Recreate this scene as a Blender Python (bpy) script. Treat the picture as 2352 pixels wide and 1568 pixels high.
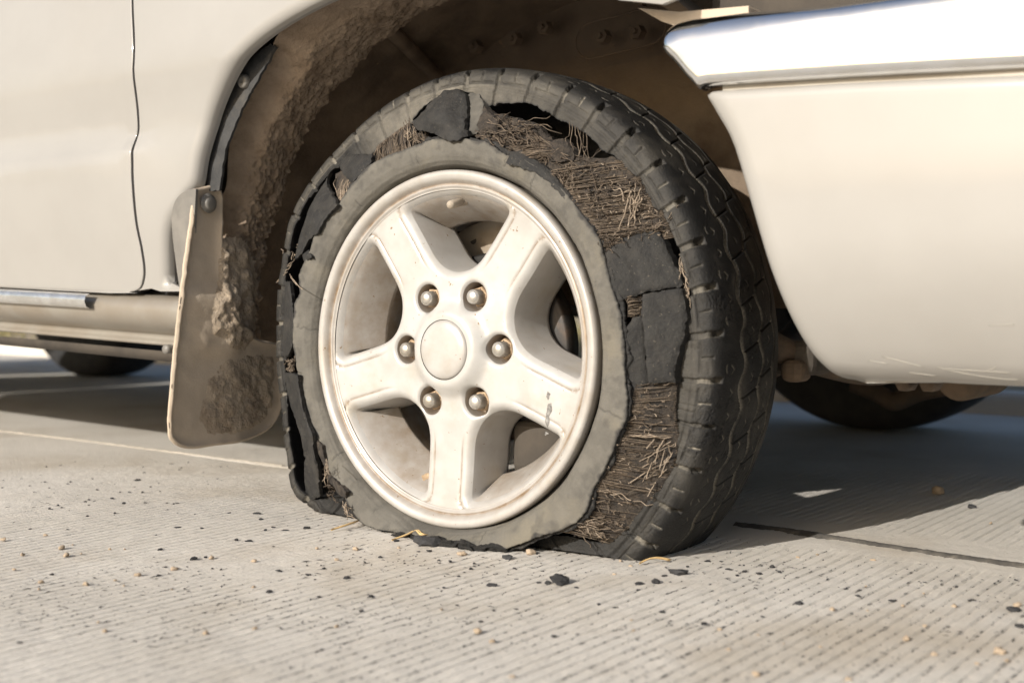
import bpy, math
import numpy as np
from mathutils import Vector, Matrix
from mathutils.geometry import delaunay_2d_cdt

for o in list(bpy.data.objects):
    bpy.data.objects.remove(o)
scene = bpy.context.scene
C = scene.collection

# ------------------------------------------------------------------ camera
YAW, PITCH, ROLL, FPX = 0.635954812, 0.0368194732, 0.00766403302, 2843.28837
CAM = np.array([0.916523652, -1.10981293, 0.283577956])
HUB = 0.220383157                       # wheel centre height (flat tyre)
PW, PH = 2352.0, 1568.0
FW = np.array([-math.sin(YAW)*math.cos(PITCH), math.cos(YAW)*math.cos(PITCH), -math.sin(PITCH)])
_rt = np.array([math.cos(YAW), math.sin(YAW), 0.0])
_up = np.cross(_rt, FW)
RT = _rt*math.cos(ROLL) + _up*math.sin(ROLL)
UP = -_rt*math.sin(ROLL) + _up*math.cos(ROLL)
cd = bpy.data.cameras.new('camera')
cam = bpy.data.objects.new('camera', cd)
C.objects.link(cam)
M = Matrix.Identity(4)
for i in range(3):
    M[i][0] = RT[i]; M[i][1] = UP[i]; M[i][2] = -FW[i]; M[i][3] = CAM[i]
cam.matrix_world = M
cd.sensor_width = 36.0
cd.lens = FPX/PW*36.0
cd.clip_start = 0.02
cd.clip_end = 500.0
cd.dof.use_dof = True
cd.dof.focus_distance = 1.46
cd.dof.aperture_fstop = 5.0
scene.camera = cam

# ------------------------------------------------------------------ sky, sun, exposure
SUN_AZ = math.radians(83.0)             # shadows fall towards (cos, sin)
SUN_EL = math.radians(23.5)
w = bpy.data.worlds.new('World'); scene.world = w; w.use_nodes = True
nt = w.node_tree; nt.nodes.clear()
sky = nt.nodes.new('ShaderNodeTexSky'); sky.sky_type = 'NISHITA'; sky.sun_disc = False
sky.sun_elevation = SUN_EL
sky.sun_rotation = math.atan2(-math.cos(SUN_AZ), -math.sin(SUN_AZ))
sky.dust_density = 3.5; sky.air_density = 1.0
bg = nt.nodes.new('ShaderNodeBackground'); bg.inputs['Strength'].default_value = 0.12
wo = nt.nodes.new('ShaderNodeOutputWorld')
nt.links.new(sky.outputs[0], bg.inputs[0]); nt.links.new(bg.outputs[0], wo.inputs[0])
sd = bpy.data.lights.new('sun', 'SUN'); sd.energy = 5.0; sd.angle = math.radians(0.5)
sd.color = (1.0, 0.955, 0.89)
sun = bpy.data.objects.new('sun', sd); C.objects.link(sun)
sun.location = (-2, -6, 4)
sdir = Vector((math.cos(SUN_AZ)*math.cos(SUN_EL), math.sin(SUN_AZ)*math.cos(SUN_EL), -math.sin(SUN_EL)))
sun.rotation_euler = sdir.to_track_quat('-Z', 'Y').to_euler()
vs = scene.view_settings
vs.view_transform = 'Standard'; vs.look = 'None'; vs.gamma = 1.0; vs.use_curve_mapping = False
vs.exposure = 0.16
scene.render.engine = 'CYCLES'

# ------------------------------------------------------------------ helpers
rng = np.random.default_rng(7)
_T = np.random.default_rng(3).random((256, 256))
K = PW/2508.0
def S(l): return np.atleast_2d(np.array(l, float))*K          # points read at 2508 px width
def D(l): return np.atleast_2d(np.array(l, float))
def vn(x, y, seed=0):
    x = np.asarray(x, float)+seed*17.3; y = np.asarray(y, float)+seed*31.7
    xi = np.floor(x).astype(int); yi = np.floor(y).astype(int)
    fx = x-xi; fy = y-yi
    fx = fx*fx*(3-2*fx); fy = fy*fy*(3-2*fy)
    a = _T[xi % 256, yi % 256]; b = _T[(xi+1) % 256, yi % 256]
    c = _T[xi % 256, (yi+1) % 256]; d = _T[(xi+1) % 256, (yi+1) % 256]
    return (a*(1-fx)+b*fx)*(1-fy)+(c*(1-fx)+d*fx)*fy
def fbm(x, y, seed=0, oct=4):
    x = np.asarray(x, float); y = np.asarray(y, float)
    s = 0; a = .5; t = 0
    for i in range(oct):
        s = s+a*vn(x, y, seed+i*5); t += a; x = x*2.03; y = y*2.03; a *= .5
    return s/t
def sst(a, b, x):
    t = np.clip((np.asarray(x, float)-a)/(b-a), 0, 1); return t*t*(3-2*t)
def rays(uv):
    uv = np.atleast_2d(uv)
    return FW+((uv[:, :1]-PW/2)/FPX)*RT-((uv[:, 1:]-PH/2)/FPX)*UP
def unp(uv, axis, val):
    d = rays(uv); t = (np.asarray(val)-CAM[axis])/d[:, axis]
    return CAM+t[:, None]*d
def polar(P): return np.degrees(np.arctan2(P[:, 2]-HUB, P[:, 0])), np.hypot(P[:, 0], P[:, 2]-HUB)

def mesh_obj(name, V, F, mat=None, parent=None, smooth=True, attr=None):
    me = bpy.data.meshes.new(name)
    V = np.asarray(V, float)
    me.from_pydata(V.tolist(), [], F if isinstance(F, list) else np.asarray(F).tolist())
    if smooth and len(me.polygons):
        me.polygons.foreach_set('use_smooth', np.ones(len(me.polygons), bool))
    if attr is not None:
        for k_, v_ in attr.items():
            a = me.attributes.new(k_, 'FLOAT', 'POINT'); a.data.foreach_set('value', np.asarray(v_, np.float32))
    me.update()
    if mat: me.materials.append(mat)
    o = bpy.data.objects.new(name, me); C.objects.link(o)
    if parent: o.parent = parent
    return o
def tag(o, label=None, cat=None, group=None, kind=None):
    if label: o['label'] = label
    if cat: o['category'] = cat
    if group: o['group'] = group
    if kind: o['kind'] = kind
    return o
def grid_faces(n, m, wrap=False, off=0):
    i = np.arange(n if wrap else n-1)[:, None]; j = np.arange(m-1)[None]
    i2 = (i+1) % n
    return np.stack([i*m+j, i2*m+j, i2*m+j+1, i*m+j+1], -1).reshape(-1, 4)+off
def lathe(prof, nphi=96, c=(0, 0, HUB), a0=0, a1=360):
    """profile of (r, y) revolved about the Y axis through c"""
    prof = np.array(prof, float); full = abs(a1-a0) >= 359.9
    ph = np.radians(np.linspace(a0, a1, nphi, endpoint=not full))
    V = np.stack([c[0]+prof[None, :, 0]*np.cos(ph)[:, None], np.broadcast_to(c[1]+prof[None, :, 1], (nphi, len(prof))),
                  c[2]+prof[None, :, 0]*np.sin(ph)[:, None]], -1).reshape(-1, 3)
    return V, grid_faces(nphi, len(prof), full)
def join(parts):
    V = []; F = []; n = 0
    for v, f in parts:
        v = np.asarray(v); V.append(v)
        F += [[int(k)+n for k in q] for q in (f.tolist() if hasattr(f, 'tolist') else f)]; n += len(v)
    return np.concatenate(V), F
def box(x0, x1, y0, y1, z0, z1):
    V = np.array([(x, y, z) for x in (x0, x1) for y in (y0, y1) for z in (z0, z1)], float)
    return V, [[0, 1, 3, 2], [4, 6, 7, 5], [0, 4, 5, 1], [2, 3, 7, 6], [0, 2, 6, 4], [1, 5, 7, 3]]
def bevel_obj(o, wd=.004, seg=2):
    b = o.modifiers.new('bevel', 'BEVEL'); b.width = wd; b.segments = seg; b.limit_method = 'ANGLE'
    return o
def tubes(L, rad, sides=4):
    """L: list of (n,3) polylines -> one mesh of thin tubes"""
    V = []; F = []; n0 = 0
    for k_, P in enumerate(L):
        P = np.asarray(P); n = len(P); r = rad[k_] if hasattr(rad, '__len__') else rad
        d = np.gradient(P, axis=0); d /= np.linalg.norm(d, axis=1)[:, None]+1e-9
        up = np.array([.31, -.8, .52]); a = np.cross(d, up); a /= np.linalg.norm(a, axis=1)[:, None]+1e-9
        b = np.cross(d, a)
        for s in range(sides):
            t = 2*math.pi*s/sides
            V.append(P+r*(a*math.cos(t)+b*math.sin(t)))
        idx = np.arange(n-1)
        for s in range(sides):
            s2 = (s+1) % sides
            F.append(np.stack([n0+s*n+idx, n0+s2*n+idx, n0+s2*n+idx+1, n0+s*n+idx+1], 1))
        F.append(np.array([[n0+s*n for s in range(sides)]])); F.append(np.array([[n0+s*n+n-1 for s in range(sides)]]))
        n0 += n*sides
    if sides == 4:
        return np.concatenate(V), np.concatenate(F)
    return np.concatenate(V), [list(map(int, q)) for f in F for q in f]

def inside(P, poly):
    x, y = P[:, 0], P[:, 1]; r = np.zeros(len(P), bool); n = len(poly)
    for i in range(n):
        x1, y1 = poly[i]; x2, y2 = poly[(i+1) % n]
        c = ((y1 > y) != (y2 > y))
        if y1 == y2: continue
        r ^= c & (x < (x2-x1)*(y-y1)/(y2-y1)+x1)
    return r
def dist_poly(P, poly, closed=True):
    poly = np.asarray(poly); best = np.full(len(P), 9e9); n = len(poly)
    for i in range(n if closed else n-1):
        a = poly[i]; b = poly[(i+1) % n]; ab = b-a; L = (ab**2).sum()+1e-18
        t = np.clip(((P-a)@ab)/L, 0, 1); d = P-(a+t[:, None]*ab)
        best = np.minimum(best, (d**2).sum(1))
    return np.sqrt(best)
def densify(poly, res, jag=0, seed=0, closed=True, jf=1.0):
    poly = np.asarray(poly, float); out = []; n = len(poly); s0 = 0
    for i in range(n if closed else n-1):
        a = poly[i]; b = poly[(i+1) % n]; L = np.linalg.norm(b-a); m = max(1, int(round(L/res)))
        nn = np.array([-(b-a)[1], (b-a)[0]])/(L+1e-12)
        for j in range(m):
            q = a+(b-a)*j/m
            if jag:
                s = (s0+L*j/m)/res*jf
                q = q+nn*jag*((fbm(s*.45, seed*3.1+.5, seed)-.5)*2.2+(vn(s*1.7, seed*1.3, seed+9)-.5)*.9)
            out.append(q)
        s0 += L
    if not closed: out.append(poly[-1])
    return np.array(out)
def cdt(poly, holes, res, rows=(), extra=None, jitter=.25):
    """triangulate a polygon with holes, adding interior points; returns 2D pts, tris, boundary loops"""
    loops = [np.asarray(poly)]+[np.asarray(h_) for h_ in holes]
    pts = []; edges = []; n = 0
    for L in loops:
        m = len(L); pts.append(L); edges += [(n+i, n+(i+1) % m) for i in range(m)]; n += m
    bp = np.concatenate(pts)
    lo = bp.min(0); hi = bp.max(0)
    gx, gy = np.meshgrid(np.arange(lo[0], hi[0], res), np.arange(lo[1], hi[1], res))
    G = np.stack([gx.ravel(), gy.ravel()], 1)
    G[::1] += (np.random.default_rng(5).random(G.shape)-.5)*res*jitter
    rmax = (max(rows) if len(rows) else 0)
    def ok(P, d):
        m = inside(P, loops[0])
        for h_ in loops[1:]: m &= ~inside(P, h_)
        P = P[m]
        if len(P) == 0: return P
        dd = np.min([dist_poly(P, L) for L in loops], axis=0)
        return P[dd > d]
    I = [ok(G, rmax+res*.5)]
    for rw in rows:
        for li, L in enumerate(loops):
            t = np.roll(L, -1, 0)-np.roll(L, 1, 0); nn = np.stack([-t[:, 1], t[:, 0]], 1)
            nn /= np.linalg.norm(nn, axis=1)[:, None]+1e-12
            for sg in (1, -1): I.append(ok(L+nn*rw*sg, rw*.93))
    if extra is not None: I.append(ok(np.asarray(extra), res*.2))
    I = np.concatenate([i for i in I if len(i)]) if any(len(i) for i in I) else np.zeros((0, 2))
    allp = np.concatenate([bp, I])
    r = delaunay_2d_cdt([Vector((float(a), float(b))) for a, b in allp], edges, [], 0, 1e-7)
    V = np.array([(v.x, v.y) for v in r[0]]); T = np.array([t for t in r[2] if len(t) == 3])
    orig = {}
    for new, lst in enumerate(r[3]):
        for q in lst: orig[q] = new
    ce = V[T].mean(1); m = inside(ce, loops[0])
    for h_ in loops[1:]: m &= ~inside(ce, h_)
    T = T[m]
    a, b, c = V[T[:, 0]], V[T[:, 1]], V[T[:, 2]]
    cr = (b[:, 0]-a[:, 0])*(c[:, 1]-a[:, 1])-(b[:, 1]-a[:, 1])*(c[:, 0]-a[:, 0])
    T = T[np.abs(cr) > 1e-13]; cr = cr[np.abs(cr) > 1e-13]
    T[cr < 0] = T[cr < 0][:, ::-1]
    bl = []; n = 0
    for L in loops:
        bl.append([orig[n+i] for i in range(len(L))]); n += len(L)
    return V, T, bl
def sheet(name, poly, fmap, mat, parent, thick=.005, res=.006, jag=0, seed=0, rows=(), back=(0, 1, 0), holes=(), extra=None, flip=False, dens=None, backside=True, attrf=None, jf=1.0):
    """a solid plate: 2D polygon -> 3D by fmap(u, v); back face pushed along 'back' by thick"""
    P = densify(poly, dens or res*.6, jag, seed, jf=jf)
    V, T, bl = cdt(P, [densify(h_, dens or res*.6, jag, seed+3, jf=jf) for h_ in holes], res, rows, extra)
    A = fmap(V[:, 0], V[:, 1]); B = A+np.asarray(back)*thick
    n = len(A); F = []
    T1 = T[:, ::-1] if flip else T
    F += T1.tolist()
    if backside: F += (T1[:, ::-1]+n).tolist()
    VV = [A, B]; m = 2*n
    for L in bl:
        a = A[L]; b = B[L]; q = len(L); VV += [a, b]
        for i in range(q):
            j = (i+1) % q; F.append([m+i, m+j, m+q+j, m+q+i])
        m += 2*q
    VV = np.concatenate(VV)
    at = None
    if attrf is not None:
        d = attrf(V[:, 0], V[:, 1]); at = {'dust': np.concatenate([d, d]+[x for L in bl for x in (d[L], d[L])])}
    return mesh_obj(name, VV, F, mat, parent, attr=at)

# ------------------------------------------------------------------ materials
def mat(name, c1, c2=None, scale=20, rough=.6, metal=0.0, bump=0, bscale=200, coat=0, c3=None, s3=4, dust=None, rough2=None, spec=.5, contrast=(.35, .65), bdist=.002, speck=None, b2=0, b2scale=20, detail=6):
    m = bpy.data.materials.new(name); m.use_nodes = True
    t = m.node_tree; N = t.nodes; Lk = t.links
    b = N['Principled BSDF']
    tc = N.new('ShaderNodeTexCoord')
    def noise(sc, dt=detail, rg=.6):
        n = N.new('ShaderNodeTexNoise'); n.inputs['Scale'].default_value = sc; n.inputs['Detail'].default_value = dt
        n.inputs['Roughness'].default_value = rg
        Lk.new(tc.outputs['Object'], n.inputs['Vector']); return n
    def ramp(src, a, bb):
        r = N.new('ShaderNodeMapRange'); r.interpolation_type = 'SMOOTHSTEP'
        r.inputs[1].default_value = a; r.inputs[2].default_value = bb
        Lk.new(src, r.inputs[0]); return r.outputs[0]
    def mix(f, a, bcol):
        x = N.new('ShaderNodeMix'); x.data_type = 'RGBA'
        if hasattr(f, 'links'): Lk.new(f, x.inputs[0])
        else: x.inputs[0].default_value = f
        for s_, v_ in ((x.inputs[6], a), (x.inputs[7], bcol)):
            if hasattr(v_, 'links'): Lk.new(v_, s_)
            else: s_.default_value = (*v_, 1)
        return x.outputs[2]
    col = None
    if c2 is not None:
        n1 = noise(scale); f = ramp(n1.outputs[0], *contrast)
        col = mix(f, c1, c2)
        if rough2 is not None:
            rr = N.new('ShaderNodeMapRange'); rr.inputs[3].default_value = rough; rr.inputs[4].default_value = rough2
            Lk.new(f, rr.inputs[0]); Lk.new(rr.outputs[0], b.inputs['Roughness'])
    if c3 is not None:
        n2 = noise(s3); col = mix(ramp(n2.outputs[0], .48, .72), col if col else c1, c3)
    if speck is not None:
        n3 = noise(speck[1], 2); col = mix(ramp(n3.outputs[0], speck[2], speck[2]+.06), col if col else c1, speck[0])
    if dust is not None:
        at = N.new('ShaderNodeAttribute'); at.attribute_name = 'dust'
        n4 = noise(60); mu = N.new('ShaderNodeMath'); mu.operation = 'MULTIPLY_ADD'
        Lk.new(at.outputs['Fac'], mu.inputs[0])
        q = N.new('ShaderNodeMapRange'); q.inputs[1].default_value = .3; q.inputs[2].default_value = .7; q.inputs[3].default_value = .55; q.inputs[4].default_value = 1.15
        Lk.new(n4.outputs[0], q.inputs[0]); Lk.new(q.outputs[0], mu.inputs[1]); mu.inputs[2].default_value = 0; mu.use_clamp = True
        col = mix(mu.outputs[0], col if col else c1, dust)
    if col is None: b.inputs['Base Color'].default_value = (*c1, 1)
    else: Lk.new(col, b.inputs['Base Color'])
    if rough2 is None: b.inputs['Roughness'].default_value = rough
    b.inputs['Metallic'].default_value = metal
    b.inputs['Specular IOR Level'].default_value = spec
    b.inputs['Coat Weight'].default_value = coat
    b.inputs['Coat Roughness'].default_value = .08
    last = None
    if bump:
        nb = noise(bscale, 8, .65); bp = N.new('ShaderNodeBump'); bp.inputs['Strength'].default_value = bump; bp.inputs['Distance'].default_value = bdist
        Lk.new(nb.outputs[0], bp.inputs['Height']); last = bp
    if b2:
        nb = noise(b2scale, 8, .6); bp = N.new('ShaderNodeBump'); bp.inputs['Strength'].default_value = b2; bp.inputs['Distance'].default_value = .006
        Lk.new(nb.outputs[0], bp.inputs['Height'])
        if last: Lk.new(last.outputs[0], bp.inputs['Normal'])
        last = bp
    if last: Lk.new(last.outputs[0], b.inputs['Normal'])
    return m

PAINT = mat('champagne_paint', (.278, .268, .250), (.290, .280, .262), 9, rough=.5, metal=.0, coat=.5, bump=.02, bscale=1400, c3=(.268, .254, .230), s3=1.6, spec=.4)
PAINT_LOW = mat('dusty_champagne_paint', (.255, .235, .20), (.23, .205, .17), 14, rough=.42, metal=.2, coat=.25, bump=.03, bscale=900, c3=(.215, .185, .145), s3=7)
CHROME = mat('chrome', (.86, .87, .88), (.80, .80, .79), 40, rough=.07, rough2=.16, metal=1.0, bump=.008, bscale=500)
STEEL_TRIM = mat('dull_steel_trim', (.78, .78, .77), (.66, .65, .62), 50, rough=.26, metal=.9, bump=.1, bscale=300)
ALLOY = mat('dusty_alloy', (.405, .397, .378), (.435, .427, .41), 40, rough=.34, rough2=.44, metal=.12, coat=.15, bump=.05, bscale=900, c3=(.385, .362, .32), s3=22, dust=(.185, .125, .072), speck=((.20, .135, .075), 150, .69))
NUT = mat('dull_nut_steel', (.55, .53, .49), (.42, .38, .32), 60, rough=.36, metal=.75, bump=.06, bscale=500)
NUTDIRT = mat('muddy_nut_steel', (.42, .31, .20), (.30, .21, .13), 90, rough=.8, bump=.2, bscale=400)
RUBBER = mat('black_torn_rubber', (.017, .0165, .016), (.026, .025, .023), 90, rough=.72, bump=.7, bscale=260, bdist=.0022, c3=(.036, .033, .029), s3=26, spec=.3, speck=((.085, .075, .06), 330, .66), b2=.25, b2scale=45)
RUBBER_IN = mat('inner_liner_rubber', (.014, .014, .015), (.022, .021, .021), 60, rough=.6, bump=.3, bscale=300)
TREAD = mat('worn_tread_rubber', (.0105, .0105, .0107), (.017, .0168, .0165), 55, rough=.6, bump=.7, bscale=380, bdist=.0016, c3=(.027, .0255, .0235), s3=34, dust=(.33, .30, .245), spec=.22, speck=((.07, .064, .053), 260, .70))
SIDEWALL = mat('dusty_sidewall_rubber', (.098, .092, .080), (.128, .120, .104), 34, rough=.85, bump=.55, bscale=330, bdist=.0013, c3=(.150, .136, .108), s3=12, dust=(.034, .033, .032), spec=.2, b2=.12, b2scale=60)
CORD = mat('tan_tyre_cord', (.105, .080, .057), (.19, .148, .108), 160, rough=.9, bump=.6, bscale=1500, c3=(.05, .042, .036), s3=70, contrast=(.3, .7))
CORD_DARK = mat('charred_tyre_cord', (.060, .045, .032), (.12, .09, .064), 160, rough=.95, bump=.6, bscale=1500, c3=(.025, .021, .018), s3=60)
CORD_PALE = mat('pale_frayed_cord', (.26, .205, .15), (.34, .275, .21), 200, rough=.9, bump=.5, bscale=1500)
CHAR = mat('charred_carcass', (.028, .023, .019), (.058, .046, .035), 120, rough=.95, bump=.9, bscale=380, bdist=.004, c3=(.02, .018, .017), s3=50)
LINER = mat('muddy_wheel_arch', (.175, .128, .088), (.225, .17, .119), 9, rough=.92, bump=.5, bscale=160, bdist=.003, c3=(.105, .077, .053), s3=7, speck=((.26, .18, .11), 70, .70), b2=.15, b2scale=30)
MUD = mat('dried_mud', (.235, .178, .128), (.295, .230, .170), 30, rough=.97, bump=.8, bscale=210, bdist=.004, c3=(.15, .108, .073), s3=18, spec=.2, b2=.5, b2scale=80)
MUD_PATCH = mat('crusted_mud', (.34, .275, .205), (.40, .33, .252), 40, rough=.97, bump=.9, bscale=260, bdist=.004, c3=(.24, .186, .135), s3=22, spec=.2, b2=.5, b2scale=90)
FLAP = mat('dusty_mud_flap_rubber', (.41, .338, .258), (.45, .375, .292), 16, rough=.85, bump=.3, bscale=380, c3=(.36, .30, .23), s3=12, spec=.3)
FLAP_SIDE = mat('grey_mud_flap_plastic', (.15, .142, .128), (.19, .178, .158), 22, rough=.5, bump=.15, bscale=300, c3=(.115, .11, .10), s3=14)
PLASTIC = mat('black_arch_plastic', (.022, .023, .024), (.034, .034, .034), 50, rough=.7, bump=.4, bscale=300, c3=(.06, .053, .043), s3=24)
UNDER = mat('dark_underbody', (.040, .034, .028), (.065, .054, .042), 12, rough=.9, bump=.4, bscale=60)
SUSP = mat('dirty_suspension_steel', (.105, .074, .048), (.072, .052, .036), 40, rough=.85, bump=.5, bscale=150, c3=(.07, .058, .045), s3=25)
ROTOR = mat('brake_rotor_steel', (.020, .019, .018), (.032, .029, .026), 30, rough=.5, metal=.4, bump=.1, bscale=500, c3=(.075, .048, .03), s3=24)
SHIELD = mat('dusty_brake_shield', (.30, .255, .20), (.36, .31, .245), 30, rough=.85, bump=.3, bscale=240, c3=(.22, .17, .12), s3=15)
FARTYRE = mat('far_tyre_rubber', (.020, .020, .021), (.034, .032, .030), 30, rough=.8, bump=.3, bscale=200)
FARRIM = mat('far_rim_inside', (.11, .085, .06), (.15, .115, .08), 20, rough=.85)
CRUMB_GREY = mat('dark_scuff', (.10, .095, .088), (.24, .23, .215), 400, rough=.7)
GLASS = mat('tinted_glass', (.02, .025, .028), rough=.05, spec=.6)
PEBBLE = mat('tan_clod', (.40, .312, .222), (.47, .375, .275), 300, rough=.95, bump=.8, bscale=900, bdist=.001)
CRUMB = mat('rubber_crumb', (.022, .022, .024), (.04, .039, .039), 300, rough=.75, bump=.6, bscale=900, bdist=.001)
STRAW = mat('dry_straw', (.50, .34, .15), (.60, .43, .21), 200, rough=.7)
TAR = mat('tar_seam', (.060, .056, .050), (.095, .087, .076), 60, rough=.9, bump=.6, bscale=300, c3=(.16, .145, .12), s3=30)
SEAM = mat('pale_joint_seal', (.50, .45, .38), (.40, .36, .30), 40, rough=.95, bump=.5, bscale=300)

# concrete: real colour variation, fine grain, tan dust; grooves are real geometry
def concrete():
    m = mat('grooved_concrete', (.53, .495, .44), (.60, .565, .51), 3.2, rough=.93, bump=.55, bscale=260, bdist=.0022, c3=(.455, .405, .335), s3=2.6, speck=((.37, .33, .27), 480, .64), spec=.25, b2=.22, b2scale=70)
    return m
CONCRETE = concrete()
SOIL = mat('sandy_verge', (.30, .24, .165), (.36, .29, .20), 3, rough=.97, bump=.8, bscale=40, bdist=.02, c3=(.30, .25, .16), s3=2)
GRASS = mat('dry_grass', (.30, .24, .10), (.17, .18, .07), 6, rough=.9)

# ------------------------------------------------------------------ road
def build_road():
    XA, XB, YA, YB = -.85, .76, -.66, .98
    xs = np.arange(XA, XB+1e-6, .00152)
    ys = np.unique(np.concatenate([np.arange(YA, YB+1e-6, .0040), np.arange(.262, .318, .0018)]).round(5))
    X, Y = np.meshgrid(xs, ys, indexing='ij')
    edge = sst(0, .06, X-XA)*sst(0, .06, XB-X)*sst(0, .06, Y-YA)*sst(0, .06, YB-Y)
    Z = (fbm(X*5, Y*5, 2, 3)-.5)*.003+(fbm(X*60, Y*45, 4, 3)-.5)*.0011
    # transverse tining: slightly wandering lines parallel to Y, 13.9 mm apart
    wx = X+.05*(Y-.1)*sst(.1, -.5, X)*0.6+(vn(X*3, Y*3, 8)-.5)*.003+(vn(X*40, Y*130, 12)-.5)*.0009
    g = wx/.0139
    k_ = np.floor(g); u = np.abs(g-k_-.5)*.0139
    wd = .0008+.0007*_T[(k_.astype(int)*7) % 256, 11]+.0009*(vn(X*80, Y*150, 21)-.5)
    prof = sst(wd+.0008, wd-.0003, u)
    strength = .35+.65*_T[(k_.astype(int)*13) % 256, 5]
    brk = .7+.3*sst(.28, .46, fbm(k_*1.7, Y*30, 31, 3))*(.7+.3*sst(.3, .6, vn(k_*3.3, Y*85, 37)))            # broken along their length
    patch = sst(.33, .50, fbm(X*3.1+3, Y*3.1, 41, 3))        # worn smooth in patches
    worn = sst(-.75, -.35, X)*.85+.15
    band = np.where(Y > .20, sst(.235, .20, Y)+sst(.36, .42, Y), 1.0)   # trowelled smooth beside the joint
    Z -= .0034*prof*strength*brk*(.25+.75*patch)*worn*np.clip(band, 0, 1)
    # slab joint
    jy = .293+(vn(X*9, 0*X, 51)-.5)*.006
    Z -= .006*np.exp(-((Y-jy)/.0026)**2)*sst(-.15, -.45, X)*.5
    Z += .0003*np.exp(-((Y-jy-.006)/.008)**2)
    Z = Z*edge
    n, m = X.shape
    V = np.stack([X, Y, Z], -1).reshape(-1, 3)
    F = grid_faces(n, m)
    R = 60.0; FAR = 2.05
    ex = [(-R, XA, -R, FAR), (XB, R, -R, FAR), (XA, XB, -R, YA), (XA, XB, YB, FAR)]
    parts = [(V, F)]
    for a, b, c, d in ex:
        parts.append((np.array([(a, c, 0), (b, c, 0), (b, d, 0), (a, d, 0)], float), np.array([[0, 1, 2, 3]])))
    VV = np.concatenate([p_[0] for p_ in parts]); FF = []; o_ = 0
    for v, f in parts: FF.append(f+o_); o_ += len(v)
    road = mesh_obj('concrete_road', VV, np.concatenate(FF), CONCRETE)
    tag(road, kind='structure')
    return road
road = build_road()
# tar smear along the right part of the joint, pale sealant ridge on its left part
def strip(name, pts, wfun, mat_, seed, z=.0035, jag=.004):
    pts = np.array(pts, float)
    s = np.linspace(0, 1, 160); P = np.stack([np.interp(s, np.linspace(0, 1, len(pts)), pts[:, i]) for i in range(2)], 1)
    t = np.gradient(P, axis=0); t /= np.linalg.norm(t, axis=1)[:, None]; nn = np.stack([-t[:, 1], t[:, 0]], 1)
    wv = wfun(s)
    rows = []
    for j, f_ in enumerate((-1, -.5, 0, .5, 1)):
        jj = (fbm(s*90, seed+j, seed, 3)-.5)*2*jag*abs(f_)
        Q = P+nn*(wv*f_+jj)[:, None]
        zz = z*(1-abs(f_))+(fbm(s*120, j, seed+4, 3)-.5)*.0012-.0014*abs(f_)**3
        rows.append(np.c_[Q, zz])
    V = np.stack(rows, 1).reshape(-1, 3)
    return mesh_obj(name, V, grid_faces(160, 5), mat_, road)
tar = unp(D([(1690, 1204), (1800, 1217), (1920, 1236), (2060, 1258), (2200, 1279), (2352, 1300)]), 2, 0)[:, :2]
e_ = tar[-1]+(tar[-1]-tar[-2])*1.2
strip('tar_seam', np.vstack([tar, e_]), lambda s: .0075+.008*vn(s*14, 0*s, 3)+.009*np.exp(-((s-.27)/.06)**2)+.007*np.exp(-((s-.05)/.06)**2), TAR, 3, jag=.007)
sl = unp(D([(-250, 966), (0, 990), (190, 1012), (400, 1039), (650, 1070)]), 2, 0)[:, :2]
strip('joint_seal', sl, lambda s: .0020+.0034*vn(s*60, 0*s, 7), SEAM, 9, z=.0022, jag=.003)

# verge behind the truck: low kerb, sandy soil and dry grass
def verge():
    V, F = join([box(-60, 60, 2.05, 2.17, -.05, .055)])
    kb = mesh_obj('kerb', V, F, CONCRETE, smooth=False); tag(kb, kind='structure'); bevel_obj(kb, .02, 3)
    xs = np.linspace(-14, 8, 150); ys = np.concatenate([np.linspace(2.17, 6, 50), np.linspace(6.4, 60, 24)])
    X, Y = np.meshgrid(xs, ys, indexing='ij')
    X = np.where(Y > 6, (X+3)*(1+(Y-6)*.15)-3, X)
    Z = .02+(fbm(X*2.5, Y*2.5, 5)-.5)*.07+np.clip(Y-2.3, 0, 2)*.03
    g = mesh_obj('roadside_ground', np.stack([X, Y, Z], -1).reshape(-1, 3), grid_faces(*X.shape), SOIL); tag(g, kind='structure')
    r = np.random.default_rng(11); n = 7000
    x = r.uniform(-9, 3, n); y = 2.25+r.gamma(1.6, .8, n); keep = (fbm(x*1.3, y*1.3, 6, 3) > .47); x = x[keep]; y = y[keep]; n = len(x)
    a = r.uniform(0, 6.28, n); hh = r.uniform(.05, .17, n); ln = r.uniform(-.06, .06, (n, 2)); wd = .004
    z0 = .02+np.clip(y-2.3, 0, 2)*.03-.02
    b0 = np.c_[x-wd*np.cos(a), y-wd*np.sin(a), z0]; b1 = np.c_[x+wd*np.cos(a), y+wd*np.sin(a), z0]
    t = np.c_[x+ln[:, 0], y+ln[:, 1], z0+hh]
    V = np.stack([b0, b1, t], 1).reshape(-1, 3); F = np.arange(3*n).reshape(-1, 3)
    gr = mesh_obj('dry_grass', V, F, GRASS)
    tag(gr, 'dry tan grass tufts on the verge behind the truck', 'grass', kind='stuff')
verge()

# ------------------------------------------------------------------ the truck
truck = bpy.data.objects.new('pickup_truck', None); C.objects.link(truck)
truck.location = (0, 0, 0)
tag(truck, 'champagne pickup truck with chrome bumper end and a burst front tyre on grooved concrete', 'truck')

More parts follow.
